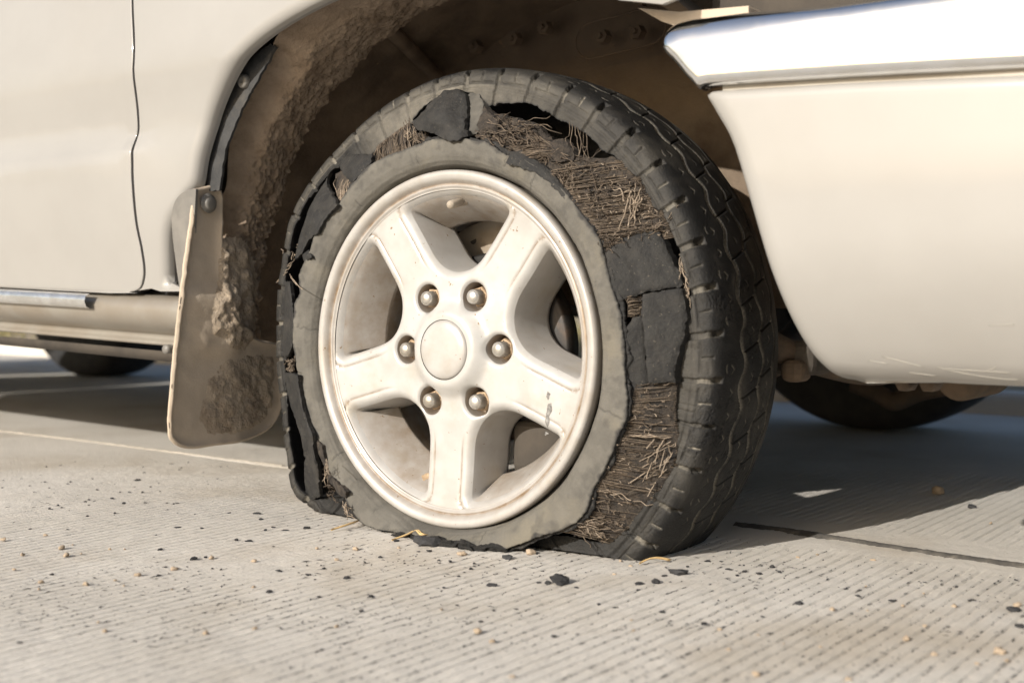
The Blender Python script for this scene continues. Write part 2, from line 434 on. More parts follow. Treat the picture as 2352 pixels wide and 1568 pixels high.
def ybody(x, z):
    x = np.asarray(x, float); z = np.asarray(z, float)
    k1 = 1-sst(-.62, -.43, x)                               # crease fades out on the fender
    up = -.034-.20*np.clip(z-.504, 0, .08)+.06*np.clip(z-.584, 0, 9)+.5*np.clip(z-.584, 0, 9)**2
    lo = -.056+.075*np.clip(.48-z, 0, 9)+.35*np.clip(.48-z, 0, 9)**2
    t = sst(.474, .504, z+(-.02*(x+.6)*0))
    crease = lo*(1-t)+up*t
    t2 = sst(.40, .60, z)
    lo2 = -.040+.04*np.clip(.48-z, 0, 9)+.30*np.clip(.48-z, 0, 9)**2
    soft = lo2*(1-t2)+up*t2
    return crease*k1+soft*(1-k1)
ARCH = np.array([(-.475, .30), (-.462, .37), (-.425, .408), (-.404, .428), (-.390, .47), (-.362, .525), (-.311, .576), (-.247, .61), (-.149, .637), (-.05, .648), (.06, .645), (.15, .628), (.21, .604), (.25, .583)])
def smooth_line(P, n=8):
    P = np.asarray(P, float); out = []
    Q = np.vstack([2*P[0]-P[1], P, 2*P[-1]-P[-2]])
    for i in range(1, len(Q)-2):
        for t in np.linspace(0, 1, n, endpoint=False):
            a, b, c, d = Q[i-1], Q[i], Q[i+1], Q[i+2]
            out.append(.5*((2*b)+(-a+c)*t+(2*a-5*b+4*c-d)*t*t+(-a+3*b-3*c+d)*t**3))
    out.append(P[-1]); return np.array(out)
ARCHS = smooth_line(ARCH, 8)
DOOR_E = unp(S([(321, 0), (325, 121), (330, 236), (336, 307), (332, 336), (321, 366), (320, 400), (321, 443), (330, 543), (343, 607), (350, 657), (348, 686), (339, 707), (314, 716)]), 1, -.04)[:, [0, 2]]
_dp = S([(321, 0), (325, 121), (330, 236), (336, 307), (332, 336), (321, 366), (320, 400), (321, 443), (330, 543), (343, 607), (350, 657), (348, 686), (339, 707), (314, 716)])
for _ in range(6):
    DOOR_E = unp(_dp, 1, ybody(DOOR_E[:, 0], DOOR_E[:, 1]))[:, [0, 2]]
DOOR_E = np.vstack([[-.534, .98], [-.531, .82], smooth_line(DOOR_E, 5)])
def rolled(edge, rad, base):
    """surface function: base(x,z) with the sheet rolled inwards near an edge polyline"""
    def f(x, z):
        y = base(x, z); d = dist_poly(np.stack([x, z], 1), edge, False)
        t = np.clip(1-d/rad, 0, 1); y = y+rad*(1-np.sqrt(np.clip(1-t*t, 0, 1)))*.9
        return np.stack([x, y, z], 1)
    return f
fpoly = np.vstack([[(.25, .583), (.262, .578), (.31, .568), (.33, .572), (.33, .98), (-.530, .98)], (DOOR_E+np.array([.0055, 0]))[1:-3], [(-.508, .29), (-.49, .286), (-.43, .286)], ARCHS])
def fend(x, z):
    f1 = rolled(ARCHS, .016, ybody)(x, z)
    return f1
sheet('front_fender', fpoly, fend, PAINT, truck, thick=.006, res=.022, rows=(.0015, .003, .005, .008, .012, .016, .02), dens=.009)
dpoly = np.vstack([DOOR_E, [(-.538, .2835), (-.6, .283), (-.857, .290), (-1.65, .31), (-1.65, .98)]])
def doorf(x, z):
    y = ybody(x, z); d = dist_poly(np.stack([x, z], 1), np.vstack([DOOR_E, [(-.538, .2835), (-.857, .290), (-1.65, .31)]]), False)
    t = np.clip(1-d/.001, 0, 1); y = y+.0006*t
    return np.stack([x, y, z], 1)
sheet('front_door', dpoly, doorf, PAINT, truck, thick=.02, res=.022, rows=(.001, .0022, .004, .007, .012), dens=.009)
# dark jamb behind the door gap
V, F = join([box(-.60, -.46, .010, .018, .28, .98)]); mesh_obj('door_jamb', V, F, RUBBER_IN, truck, smooth=False)

# rocker panel: extruded profile (y, z) following the sill line, nose slightly lower
def extrude_x(prof, xs, zline, name, m_, close=False, yl=None):
    prof = np.array(prof); V = []
    for x in xs:
        V.append(np.c_[np.full(len(prof), x), prof[:, 0]+(yl(x) if yl else 0), prof[:, 1]+zline(x)])
    V = np.concatenate(V); F = grid_faces(len(xs), len(prof)).tolist()
    if close:
        q = len(prof); F.append(list(range(q))[::-1]); F.append([len(V)-q+i for i in range(q)])
    return mesh_obj(name, V, F, m_, truck)
zl = lambda x: -(x+.5)*.026
xs = np.linspace(-2.3, -.435, 60)
extrude_x([(.05, .285), (.0, .283), (-.012, .276), (-.018, .266), (-.016, .252), (-.006, .240), (.006, .234), (.016, .231), (.022, .228), (.024, .2235), (.022, .219), (.018, .2165), (.0175, .2135), (.022, .2115), (.05, .211), (.10, .2095)], xs, lambda x: zl(x)-.003, 'rocker_panel', PAINT_LOW, yl=lambda x: -.012)
extrude_x([(.10, .199), (.034, .1985), (.030, .196), (.030, .2105)][::-1], xs, lambda x: zl(x)-.012, 'rocker_flange', UNDER)
tp = np.array([(-.030, .283), (-.037, .2795), (-.039, .272), (-.036, .2645), (-.030, .2615), (-.02, .2625)])
tx = np.linspace(-2.3, -.633, 40)
o = extrude_x(tp, tx, lambda x: -(x+.63)*.026-.001+0*x, 'sill_trim', STEEL_TRIM, yl=lambda x: -.006)
V, F = lathe([(0, -.004), (.006, -.004), (.007, 0), (.007, .02)], 14, (-.505, .0, .205)); mesh_obj('rocker_clip', V, F, FLAP_SIDE, truck)

# bumper: painted lower skin and chrome upper end
def ybump(x, z):
    x = np.asarray(x, float); z = np.asarray(z, float)
    y = -.034+.16*np.clip(x-.52, 0, 9)**2
    y = y+.05*np.clip(.40-z, 0, 9)+3.0*np.clip(.335-z, 0, 9)**2+5.0*np.clip(.235-z, 0, 9)**2
    return y
BL = smooth_line(unp(D([(1612, 214), (1640, 262), (1680, 340), (1730, 520), (1765, 650), (1792, 745), (1815, 810), (1836, 848), (1862, 876), (1900, 890)]), 1, -.03)[:, [0, 2]], 4)
BT = np.array([(.9, .456), (.643, .4700), (.5, .4770), (.40, .4808), (.355, .4825)])
bp_ = np.vstack([BL, [(.52, .2045), (.56, .2065), (.65, .207), (.9, .20)], BT])
def bumpf(x, z):
    y = ybump(x, z); P = np.stack([x, z], 1)
    d = dist_poly(P, BL, False); t = np.clip(1-d/.016, 0, 1); y = y+.016*(1-np.sqrt(1-t*t*.999))
    d = dist_poly(P, BT, False); t = np.clip(1-d/.008, 0, 1); y = y+.008*(1-np.sqrt(1-t*t*.999))
    d = dist_poly(P, np.array([(.47, .204), (.56, .2065), (.9, .2)]), False); t = np.clip(1-d/.02, 0, 1); y = y+.02*(1-np.sqrt(1-t*t*.999))
    return np.stack([x, y, z], 1)
bumper = sheet('front_bumper', bp_, bumpf, PAINT, truck, thick=.03, res=.02, rows=(.0012, .003, .006, .010, .015, .02), dens=.008)
SCRATCH = mat('pale_scratch', (.36, .34, .30), rough=.6)
for q_ in ([(2130, 858), (2190, 874), (2260, 886), (2310, 890)], [(2150, 862), (2230, 868), (2300, 872)], [(2010, 832), (2060, 846), (2100, 858)], [(1975, 842), (2020, 850)], [(2240, 870), (2262, 862), (2268, 858)], [(2060, 872), (2120, 880)], [(2270, 758), (2330, 757)]):
    Q = unp(D(q_)*np.array([1, .985]), 1, -.01)[:, [0, 2]]; Q = smooth_line(Q, 5); P3 = bumpf(Q[:, 0], Q[:, 1]); P3[:, 1] -= .0001
    V, F = tubes([P3], .00032, 4); mesh_obj('paint_scratch', V, F, SCRATCH, bumper)
ct = smooth_line(unp(D([(1520, 118), (1516, 92), (1524, 66), (1545, 47), (1580, 37)]), 1, -.034)[:, [0, 2]], 4)
cb = unp(D([(1606, 205), (1575, 175), (1545, 140)]), 1, -.034)[:, [0, 2]]
cpoly = np.vstack([[(.9, .462), (.643, .4745), (.5, .4815), (.40, .4855), (.352, .4870)], cb, ct, unp(D([(1700, 22), (1900, 4)]), 1, -.034)[:, [0, 2]], [(.56, .5515), (.9, .568)]])
c_top = np.vstack([ct[-6:], unp(D([(1700, 22), (1900, 4)]), 1, -.034)[:, [0, 2]], [(.56, .5515), (.9, .568)]])
c_all = np.vstack([cpoly, cpoly[:1]])
def chromef(x, z):
    P = np.stack([x, z], 1)
    y = -.040+.16*np.clip(x-.52, 0, 9)**2
    zc = .515
    y = y+1.6*np.clip(z-.528, 0, 9)**2*6+.10*(z-zc)         # leans back towards its top
    d = dist_poly(P, c_all, False); t = np.clip(1-d/.011, 0, 1); y = y+.012*(1-np.sqrt(1-t*t*.999))
    return np.stack([x, y, z], 1)
sheet('chrome_trim', cpoly, chromef, CHROME, bumper, thick=.012, res=.012, rows=(.0008, .002, .004, .0065, .0095), dens=.005)
V, F = join([box(.366, .9, -.026, -.012, .466, .489)]); mesh_obj('bumper_seam', V, F, PAINT_LOW, bumper, smooth=False)
# fender tip bracket above the bumper end
sheet('fender_bracket', [(.262, .577), (.31, .567), (.385, .563), (.385, .546), (.345, .540), (.31, .552), (.29, .560)], lambda x, z: np.stack([x, -.012+0*x, z], 1), FLAP, truck, thick=.05, res=.012)
V, F = join([box(.33, .9, .02, .06, .50, .98)]); mesh_obj('headlamp_panel', V, F, UNDER, truck, smooth=False)

# ------------------------------------------------------------------ wheel arch
def ucyl(uv, R):
    d = rays(uv); o_ = CAM-np.array([0, 0, HUB]); A_ = d[:, 0]**2+d[:, 2]**2; B_ = 2*(o_[0]*d[:, 0]+o_[2]*d[:, 2]); C_ = o_[0]**2+o_[2]**2-R*R
    t = (-B_+np.sqrt(np.maximum(B_*B_-4*A_*C_, 0)))/(2*A_); return CAM+t[:, None]*d
def arch_liner():
    # mud-caked outer shelf of the liner
    ph = np.radians(np.linspace(62, 183, 400)); yy = np.linspace(0, 1, 70)
    P, Y = np.meshgrid(ph, yy, indexing='ij'); dg = np.degrees(P)
    q = Y; ys_ = -.024+.024*sst(122, 130, dg)+.024*sst(136, 156, dg); Y = ys_+(.104-ys_)*q
    low = sst(118, 178, dg)
    AP = ARCHS-np.array([0, HUB]); aa_ = np.degrees(np.arctan2(AP[:, 1], AP[:, 0])); oo_ = np.argsort(aa_); rb = np.interp(dg, aa_[oo_], np.hypot(AP[:, 0], AP[:, 1])[oo_])+.003
    r = rb+(.452-rb)*sst(0, .4, q)-.006*np.sin(q*3.1)-(.010+.014*low)*fbm(P*16, Y*60, 3, 4)*sst(.12, .40, q)
    lump = fbm(P*80, Y*240, 13, 4); r -= (.004+.009*low)*np.clip(lump-.40, 0, 1)*1.7*sst(.15, .45, q)+.004*(fbm(P*90, Y*260, 43, 3)-.5)*sst(.1, .3, q)
    r -= .010*sst(.55, .95, q)*(1-low*.3)*fbm(P*9, Y*15, 23, 3)
    yj = Y+(fbm(P*20, Y*20, 33, 3)-.5)*.02*sst(.6, 1, q)
    V = np.stack([r*np.cos(P), yj, HUB+r*np.sin(P)], -1).reshape(-1, 3)
    ln = mesh_obj('wheel_arch_liner', V, grid_faces(*P.shape)[:, ::-1], MUD, truck)
    # deeper inner part beyond the ridge
    ph = np.radians(np.linspace(3, 186, 240)); prof = smooth_line([(.446, .100), (.466, .104), (.485, .120), (.497, .17), (.50, .25), (.50, .34), (.49, .40)], 8)
    P, J = np.meshgrid(ph, np.arange(len(prof)), indexing='ij')
    r = prof[J, 0]; Y = prof[J, 1]; rr = r+(fbm(P*6, Y*14, 4, 4)-.5)*.02*sst(0, 12, J)+(fbm(P*40, Y*60, 14, 3)-.5)*.006
    V = np.stack([rr*np.cos(P), Y, HUB+rr*np.sin(P)], -1).reshape(-1, 3)
    mesh_obj('inner_liner', V, grid_faces(*P.shape)[:, ::-1], LINER, ln)
    ph = np.radians(np.linspace(3, 62, 90)); prof = np.array([(.47, -.0), (.468, .05), (.466, .104)])
    P, J = np.meshgrid(ph, np.arange(3), indexing='ij')
    r = prof[J, 0]+.02*sst(.5, -.2, P); V = np.stack([r*np.cos(P), prof[J, 1], HUB+r*np.sin(P)], -1).reshape(-1, 3)
    mesh_obj('front_liner', V, grid_faces(*P.shape)[:, ::-1], LINER, ln)
    # inner apron wall
    xs = np.linspace(-.72, .72, 130); zs = np.linspace(.27, .80, 60)
    X, Z = np.meshgrid(xs, zs, indexing='ij'); Y = .36+(fbm(X*4, Z*4, 6, 3)-.5)*.03+.02*sst(-.30, -.24, X+.62*(Z-.6))
    mesh_obj('inner_apron', np.stack([X, Y, Z], -1).reshape(-1, 3), grid_faces(*X.shape), LINER, ln)
    sp = ucyl(D([(835, 8), (900, 72), (960, 132), (1015, 186)]), .487)
    V, F = tubes([smooth_line(sp, 6)], .011, 10); mesh_obj('seam_ridge', V, F, LINER, ln)
    for px, py in [(1185, 92), (1095, 110), (1255, 66), (1388, 86), (1467, 76), (1000, 62)]:
        c = unp(D([(px, py)]), 1, .352)[0]
        v, f = lathe([(0, -.016), (.004, -.016), (.0045, -.010), (.010, -.010), (.0105, .004)], 6, c); mesh_obj('apron_bolt', v, f, LINER, ln, smooth=False)
    c = unp(D([(1432, 80)]), 1, .352)[0]
    t = np.linspace(0, 2*math.pi, 60)
    st = np.stack([c[0]+np.sign(np.cos(t))*.045+.027*np.cos(t), 0*t+.342, c[2]+.010*np.sign(np.cos(t))*.4+.025*np.sin(t)], 1)
    V, F = tubes([st], .0016, 6); mesh_obj('pressed_panel_rim', V, F, LINER, ln)
    # black plastic edge strip inside the arch lip, with its push rivet
    SPX = D([(450, 438), (462, 385), (470, 345), (498, 252), (538, 183), (588, 124), (622, 100), (634, 108), (618, 138), (588, 190), (556, 250), (530, 310), (512, 372), (503, 438)])
    Q = unp(SPX, 1, -.012)[:, [0, 2]]
    st = sheet('arch_edge_strip', Q, lambda x, z: np.stack([x, -.012+.004*(fbm(x*60, z*60, 3)-.5), z], 1), PLASTIC, truck, thick=.004, res=.006, jag=.0015, seed=2)
    for px, py, rr in [(560, 187, .0095)]:
        c = unp(D([(px, py)]), 1, -.013)[0]
        v, f = lathe([(0, -.0035), (.003, -.0035), (.0035, -.005), (rr*.8, -.0045), (rr, -.002), (rr, .004)], 24, c); mesh_obj('push_rivet', v, f, FLAP_SIDE, st)
    return ln
liner = arch_liner()

# mud flap behind the wheel
FX = -.405
def flapx(y, z):
    b = .006*sst(.06, .0, np.abs(y-.03))
    rim = 0
    return FX+.012*(z-.25)+.02*np.clip(.12-z, 0, 1)+b+rim
FLP = unp(D([(443, 434), (500, 434), (503, 560), (508, 660), (520, 735), (580, 775), (648, 800), (652, 900), (645, 945), (622, 982), (585, 1003), (540, 1016), (495, 1022), (450, 1030), (420, 1028), (397, 1014), (387, 985), (391, 900), (398, 820), (410, 700), (427, 565)]), 0, FX)[:, 1:]
FLS = smooth_line(np.vstack([FLP, FLP[:1]]), 4)[:-1]
def flapf(y, z):
    x = flapx(y, z); P = np.stack([y, z], 1)
    d = dist_poly(P, FLS); x = x+.004*np.exp(-((d-.003)/.003)**2)+.0035*(fbm(y*70, z*70, 5, 3)-.5)
    x = x+.010*sst(-.068, -.015, y)*sst(.30, .275, z)*sst(.19, .215, z)*sst(.045, .02, y)     # moulded step
    return np.stack([x, y, z], 1)
flap = sheet('mud_flap', FLS, flapf, FLAP, truck, thick=.0032, res=.006, rows=(.0015, .003, .0045, .0065), dens=.004, back=(-1, 0, 0))
SIDE = unp(D([(444, 433), (425, 436), (405, 448), (390, 472), (383, 515), (384, 600), (387, 690), (393, 770), (399, 812), (403, 790), (411, 700), (428, 565)]), 1, -.045)[:, [0, 2]]
sheet('flap_side_wing', smooth_line(np.vstack([SIDE, SIDE[:1]]), 4)[:-1], lambda x, z: np.stack([x, ybody(x, z)-.004+.002*sst(-.46, -.49, x), z], 1), FLAP_SIDE, flap, thick=.004, res=.008, rows=(.0012, .003), dens=.004)
c = unp(D([(481, 467)]), 0, FX+.01)[0]
v, f = lathe([(0, -.005), (.007, -.005), (.009, -.0035), (.0095, 0), (.0125, 0), (.013, .002)], 20, (0, 0, 0)); v = np.c_[-v[:, 1], v[:, 0], v[:, 2]]+c
mesh_obj('flap_bolt', v, f, FLAP_SIDE, flap)
def mudpatch(name, px, amp, seed, off=.004, parent=flap, scale=1.0, jag=.006):
    Q = unp(D(px), 0, FX+off)[:, 1:]
    def f_(y, z):
        d = dist_poly(np.stack([y, z], 1), Q); e = sst(0, .018, d)
        l = fbm(y*75*scale, z*75*scale, seed, 4); l2 = fbm(y*170*scale, z*170*scale, seed+3, 3)
        x = flapf(y, z)[:, 0]+e*amp*(.25+1.5*np.clip(l-.33, 0, 1)+.55*np.clip(l2-.4, 0, 1))-.0015
        return np.stack([x, y, z], 1)
    return sheet(name, Q, f_, MUD_PATCH, parent, thick=.002, res=.0034, jag=jag, seed=seed, back=(-1, 0, 0), backside=False)
mudpatch('caked_mud', [(496, 560), (520, 540), (570, 560), (596, 640), (590, 780), (566, 816), (520, 806), (474, 772), (468, 712), (492, 640)], .010, 4, scale=1.6)
mudpatch('caked_mud', [(462, 905), (482, 850), (515, 815), (580, 800), (644, 806), (647, 900), (638, 944), (616, 978), (580, 999), (530, 1010), (470, 1012), (452, 960)], .0055, 8, jag=.006, scale=1.8)

# ------------------------------------------------------------------ the burst wheel
NSPK = 5; SPK0 = math.radians(-92.0)
WIN = []
def window_outline(phi, wh=.0335, rho=.047, rout=.180, n=90):
    s36 = math.sin(math.radians(36)); uc = (wh+rho)/s36
    t = np.linspace(0, 1, 15)
    # U-shaped inner fillet: centre (uc,0), normals between the two side lines
    a0 = math.radians(90+36)
    arc = np.stack([uc+rho*np.cos(a0+(2*math.pi-2*a0)*t), rho*np.sin(a0+(2*math.pi-2*a0)*t)], 1)
    def side(sg):
        d = np.array([math.cos(math.radians(36)), sg*math.sin(math.radians(36))])
        base = np.array([uc, 0])+rho*np.array([math.cos(a0), sg*math.sin(a0)])
        b = base@d; c = base@base-rout**2; L = -b+math.sqrt(b*b-c)
        return base, base+d*L
    b1, e1 = side(1); b2, e2 = side(-1)
    A1 = math.atan2(e1[1], e1[0]); aa = np.linspace(-A1, A1, 24)
    out = np.stack([rout*np.cos(aa), rout*np.sin(aa)], 1)
    s2 = e1+(b1-e1)*np.linspace(0, 1, 16)[1:-1, None]; s3 = b2+(e2-b2)*np.linspace(0, 1, 16)[1:-1, None]
    L = np.vstack([out, s2, arc, s3])
    # round the outer corners: resample and smooth locally
    L = densify(L, .0028)
    for _ in range(10):
        L = .5*L+.25*(np.roll(L, 1, 0)+np.roll(L, -1, 0))
    c_, s_ = math.cos(phi), math.sin(phi)
    return np.stack([L[:, 0]*c_-L[:, 1]*s_, L[:, 0]*s_+L[:, 1]*c_], 1)
for i in range(5): WIN.append(window_outline(SPK0+math.radians(36+72*i)))
LUGA = [math.radians(a) for a in (2, 62, 122, 182, 242, 302)]
PCD = .0699
def circle(cx, cz, r, n): t = np.linspace(0, 2*math.pi, n, endpoint=False); return np.stack([cx+r*np.cos(t), cz+r*np.sin(t)], 1)
LUGR = .0172
LUGH = [circle(PCD*math.cos(a), PCD*math.sin(a), LUGR, 40) for a in LUGA]
def yface(x, z):
    r = np.hypot(x, z); P = np.stack([x, z], 1)
    y = np.interp(r, [0, .06, .10, .14, .175, .19], [.010, .0105, .013, .0125, .0105, .0085])
    y = y-.0125*sst(.060, .040, r)                                      # hub boss
    dw = np.min([dist_poly(P, w_) for w_ in WIN], axis=0)
    y = y+.0075*(np.clip(1-dw/.010, 0, 1)**2.2)                        # soft shoulder into the windows
    y = y+.0013*np.exp(-((dw-.0128)/.0013)**2)*sst(.095, .125, r)      # fine line along the spoke edges
    dl = np.min([dist_poly(P, l_) for l_ in LUGH], axis=0)
    y = y+.003*np.clip(1-dl/.004, 0, 1)**2
    return y
def rim():
    outer = circle(0, 0, .186, 260); hub = circle(0, 0, .0352, 72)
    extra = []
    for w_ in WIN:
        t = np.roll(w_, -1, 0)-np.roll(w_, 1, 0); nn = np.stack([t[:, 1], -t[:, 0]], 1); nn /= np.linalg.norm(nn, axis=1)[:, None]
        for d in (.0115, .0128, .0141, .0155): extra.append(w_+nn*d)
    extra = np.concatenate(extra)
    # keep only extra points outside every window
    m = np.ones(len(extra), bool)
    for w_ in WIN: m &= ~inside(extra, w_)
    V, T, bl = cdt(outer, WIN+LUGH+[hub], .0042, rows=(.0010, .0022, .0036, .0054, .0078, .0100), extra=extra[m])
    y = yface(V[:, 0], V[:, 1])
    A = np.stack([V[:, 0], y, V[:, 1]+HUB], 1); parts = [(A, T)]
    r_ = np.hypot(V[:, 0], V[:, 1])
    dust = [.35*np.clip(fbm(V[:, 0]*40, V[:, 1]*40, 3)-.45, 0, 1)+.12*sst(.16, .186, r_)+.75*np.exp(-((np.min([dist_poly(V, w_) for w_ in WIN], axis=0)-.0128)/.0011)**2)*sst(.095, .125, r_)]
    # window walls
    for w_ in WIN:
        t = np.roll(w_, -1, 0)-np.roll(w_, 1, 0); nin = np.stack([-t[:, 1], t[:, 0]], 1); nin /= np.linalg.norm(nin, axis=1)[:, None]
        ctr = w_.mean(0); nin *= np.sign(((ctr-w_)*nin).sum(1))[:, None]
        rh = w_/np.linalg.norm(w_, axis=1)[:, None]; rad = np.clip(-(nin*rh).sum(1), 0, 1)
        for _ in range(6): rad = .5*rad+.25*(np.roll(rad, 1)+np.roll(rad, -1))
        y0 = yface(w_[:, 0], w_[:, 1]); rows_ = []
        ss = np.linspace(0, 1, 16)
        for s in ss:
            inw = (.0075+.020*rad)*(s**.85); yy = y0+(.058-.006*rad)*(s**1.05)
            Q = w_+nin*inw[:, None]; rows_.append(np.stack([Q[:, 0], yy, Q[:, 1]+HUB], 1))
        Q = w_-nin*.004; rows_.append(np.stack([Q[:, 0], y0+.060, Q[:, 1]+HUB], 1))
        G = np.stack(rows_, 1); n_, m_, _ = G.shape
        parts.append((G.reshape(-1, 3), grid_faces(n_, m_, True)))
        dd = .12+.45*rad[:, None]*np.linspace(.6, 1, m_)[None]+.35*(fbm(G[:, :, 0]*30, G[:, :, 2]*30, 5)-.3)
        dust.append(dd.ravel())
    for l_ in LUGH:
        c0 = l_.mean(0); y0 = yface(l_[:, 0], l_[:, 1]); rows_ = []
        for f_, dy in ((1, 0), (.985, .006), (.97, .014), (.96, .024), (.90, .027), (.5, .028), (.0, .028)):
            Q = c0+(l_-c0)*f_; rows_.append(np.stack([Q[:, 0], y0*0+.0135+dy if dy else y0, Q[:, 1]+HUB], 1))
        G = np.stack(rows_, 1); parts.append((G.reshape(-1, 3), grid_faces(len(l_), 7, True)))
        dust.append(np.tile([.35, .6, .75, .9, 1, 1, 1], len(l_)))
    prof = [(.186, .0086), (.1873, .0088), (.1886, .0070), (.1900, .0060), (.1912, .0062), (.1922, .0070), (.1932, .0066), (.1945, .0046), (.1965, .0018), (.199, .0), (.2020, -.0010), (.2050, -.0008), (.2070, .0006), (.2082, .0030), (.2085, .0070), (.2078, .0150), (.2055, .019), (.200, .0205), (.192, .022), (.186, .03), (.183, .05), (.176, .07), (.170, .10), (.176, .15), (.186, .185), (.203, .192), (.2085, .198)]
    v, f = lathe(prof, 260); parts.append((v, f))
    pd = np.interp(np.arange(len(prof)), [0, 3, 5, 7, 9, 11, 13, 16, 30], [.25, .35, 1, .5, .2, .25, .35, .6, .9])
    dust.append((np.tile(pd, (260, 1))*(.6+.8*fbm(v[:, 0].reshape(260, -1)*25, v[:, 2].reshape(260, -1)*25, 8))).ravel())
    # back of the barrel seen through the windows
    v, f = lathe([(.172, .058), (.1735, .10), (.176, .15), (.183, .188), (.200, .194)], 160); parts.append((v, f)); dust.append(np.full(len(v), .85))
    VV, FF = join(parts)
    wh = mesh_obj('wheel', VV, FF, ALLOY, truck, attr={'dust': np.clip(np.concatenate(dust), 0, 1)})
    wh['label'] = 'cream five-spoke alloy wheel'
    return wh
wheel = rim()
for q_ in ([(1257, 898), (1263, 905), (1259, 918), (1254, 910)], [(1258, 928), (1266, 926), (1268, 942), (1260, 958), (1262, 972), (1254, 982), (1252, 962), (1256, 946)], [(1249, 992), (1256, 995), (1252, 1000)], [(968, 1092), (978, 1086), (976, 1100), (970, 1104)]):
    Q = unp(D(q_), 1, .0115)[:, [0, 2]]
    sheet('rim_scuff', Q, lambda x, z: np.stack([x, yface(x, z-HUB)-.0004, z], 1), NUTDIRT if q_[0][0] < 1000 else CRUMB_GREY, wheel, thick=.0003, res=.002, jag=.0012, seed=5, dens=.0012)
# centre cap
v, f = lathe([(0, -.0062), (.012, -.0061), (.024, -.0056), (.031, -.0046), (.0338, -.0028), (.0347, -.0010), (.0351, .0010), (.0351, .010)], 80)
cap = mesh_obj('centre_cap', v, f, ALLOY, wheel, attr={'dust': .35*fbm(v[:, 0]*40, v[:, 2]*40, 9)})
v, f = lathe([(.0, .012), (.036, .012), (.0375, .009)], 60); mesh_obj('hub_recess', v, f, NUTDIRT, wheel)
# lug nuts
def nut(a):
    cx, cz = PCD*math.cos(a), HUB+PCD*math.sin(a); parts = []
    hx = [(.0108/math.cos(math.radians(((t+30) % 60)-30)), math.radians(t)) for t in range(0, 360, 10)]
    rot = a*1.7
    rows_ = []
    for yy, f_ in ((.044, 1), (.0255, 1.0), (.0235, .985), (.0222, .93), (.0216, .80)):
        rows_.append(np.array([(cx+r*f_*math.cos(t+rot), yy, cz+r*f_*math.sin(t+rot)) for r, t in hx]))
    G = np.stack(rows_, 1); parts.append((G.reshape(-1, 3), grid_faces(36, 5, True)))
    V, F = join(parts); hexo = mesh_obj('lug_nut', V, F, NUTDIRT, wheel)
    v, f = lathe([(0, .0060), (.0035, .0063), (.0062, .0074), (.0080, .0092), (.0087, .0115), (.0089, .018), (.0092, .0222)], 30, (cx, 0, cz))
    mesh_obj('nut_cap', v, f, NUT, wheel)
for a in LUGA: nut(a)
# valve stem in the top window
c = unp(D([(1068, 462)]), 1, .030)[0]; e = unp(D([(1036, 470)]), 1, .002)[0]
ax = (e-c); Lh = np.linalg.norm(ax); ax /= Lh
v, f = lathe([(.0052, 0), (.0052, .35), (.0040, .36), (.0040, .42), (.0048, .44), (.0050, .90), (.0042, .98), (0, 1.0)], 18, (0, 0, 0))
a_ = np.cross(ax, [0, 0, 1]); a_ /= np.linalg.norm(a_); b_ = np.cross(ax, a_)
v = c+v[:, :1]*a_+v[:, 2:]*b_+(v[:, 1:2]*(Lh+.014))*ax-ax*.010
mesh_obj('valve_stem', v, f, SHIELD, wheel)
# brake parts behind the spokes
v, f = lathe([(.04, .060), (.062, .060), (.066, .082), (.070, .086), (.112, .086), (.115, .089), (.115, .108), (.112, .110), (.07, .110)], 120); mesh_obj('brake_disc', v, f, ROTOR, truck)
v, f = lathe([(.03, .052), (.055, .054), (.064, .060), (.066, .075)], 60); mesh_obj('wheel_hub', v, f, SUSP, truck)
v, f = lathe([(.06, .122), (.120, .120), (.150, .116), (.158, .112), (.160, .116)], 100, a0=45, a1=250); sh = mesh_obj('brake_shield', v, f, SHIELD, truck)
for px, py in [(1054, 540), (1087, 552), (1100, 520)]:
    c = unp(D([(px, py)]), 1, .117)[0]; v, f = lathe([(0, .0005), (.0042, .0005), (.005, .0005)], 16, (c[0], .1165, c[2])); mesh_obj('shield_hole', v, f, UNDER, sh)
V, F = join([box(.04, .125, .075, .15, HUB-.15, HUB-.085)]); o = mesh_obj('brake_caliper', V, F, UNDER, truck, smooth=False); bevel_obj(o, .012, 3)

# ----- tyre: bead ring, tread band, torn pieces, cords
RING = S([(734, 720), (732, 671), (759, 614), (770, 568), (831, 495), (866, 445), (908, 403), (946, 384), (984, 369), (1023, 352), (1060, 342), (1088, 340), (1137, 342), (1187, 346), (1222, 369), (1250, 385), (1285, 392), (1320, 411), (1354, 441), (1385, 476), (1423, 526), (1446, 552), (1469, 591), (1484, 644), (1498, 702), (1518, 773), (1526, 839), (1531, 936), (1536, 1018), (1508, 1079), (1488, 1135), (1455, 1191), (1437, 1248), (1411, 1278), (1371, 1299), (1309, 1316), (1275, 1333), (1224, 1347), (1190, 1347), (1146, 1343), (1108, 1336), (1068, 1326), (1030, 1312), (996, 1306), (969, 1311), (949, 1313), (918, 1296), (891, 1282), (863, 1253), (846, 1217), (844, 1203), (807, 1161), (799, 1119), (785, 1093), (762, 1062), (748, 1029), (740, 973), (731, 925), (726, 880), (717, 838), (719, 777), (722, 746)])
def bumpdeg(a, c0, wd): d = (np.asarray(a)-c0+180) % 360-180; return np.exp(-(d/wd)**2)
P0 = unp(RING, 1, -.005); a0, _ = polar(P0)
P1 = unp(RING, 1, -.005-.024*bumpdeg(a0, -88, 30)); ra, rr = polar(P1)
ordr = np.argsort(ra); ra, rr = ra[ordr], rr[ordr]
def per(a, xa, ya): return np.interp((np.asarray(a)+180) % 360-180, np.r_[xa[-1]-360, xa, xa[0]+360], np.r_[ya[-1], ya, ya[0]])
def r_tear(a): return per(a, ra, rr)
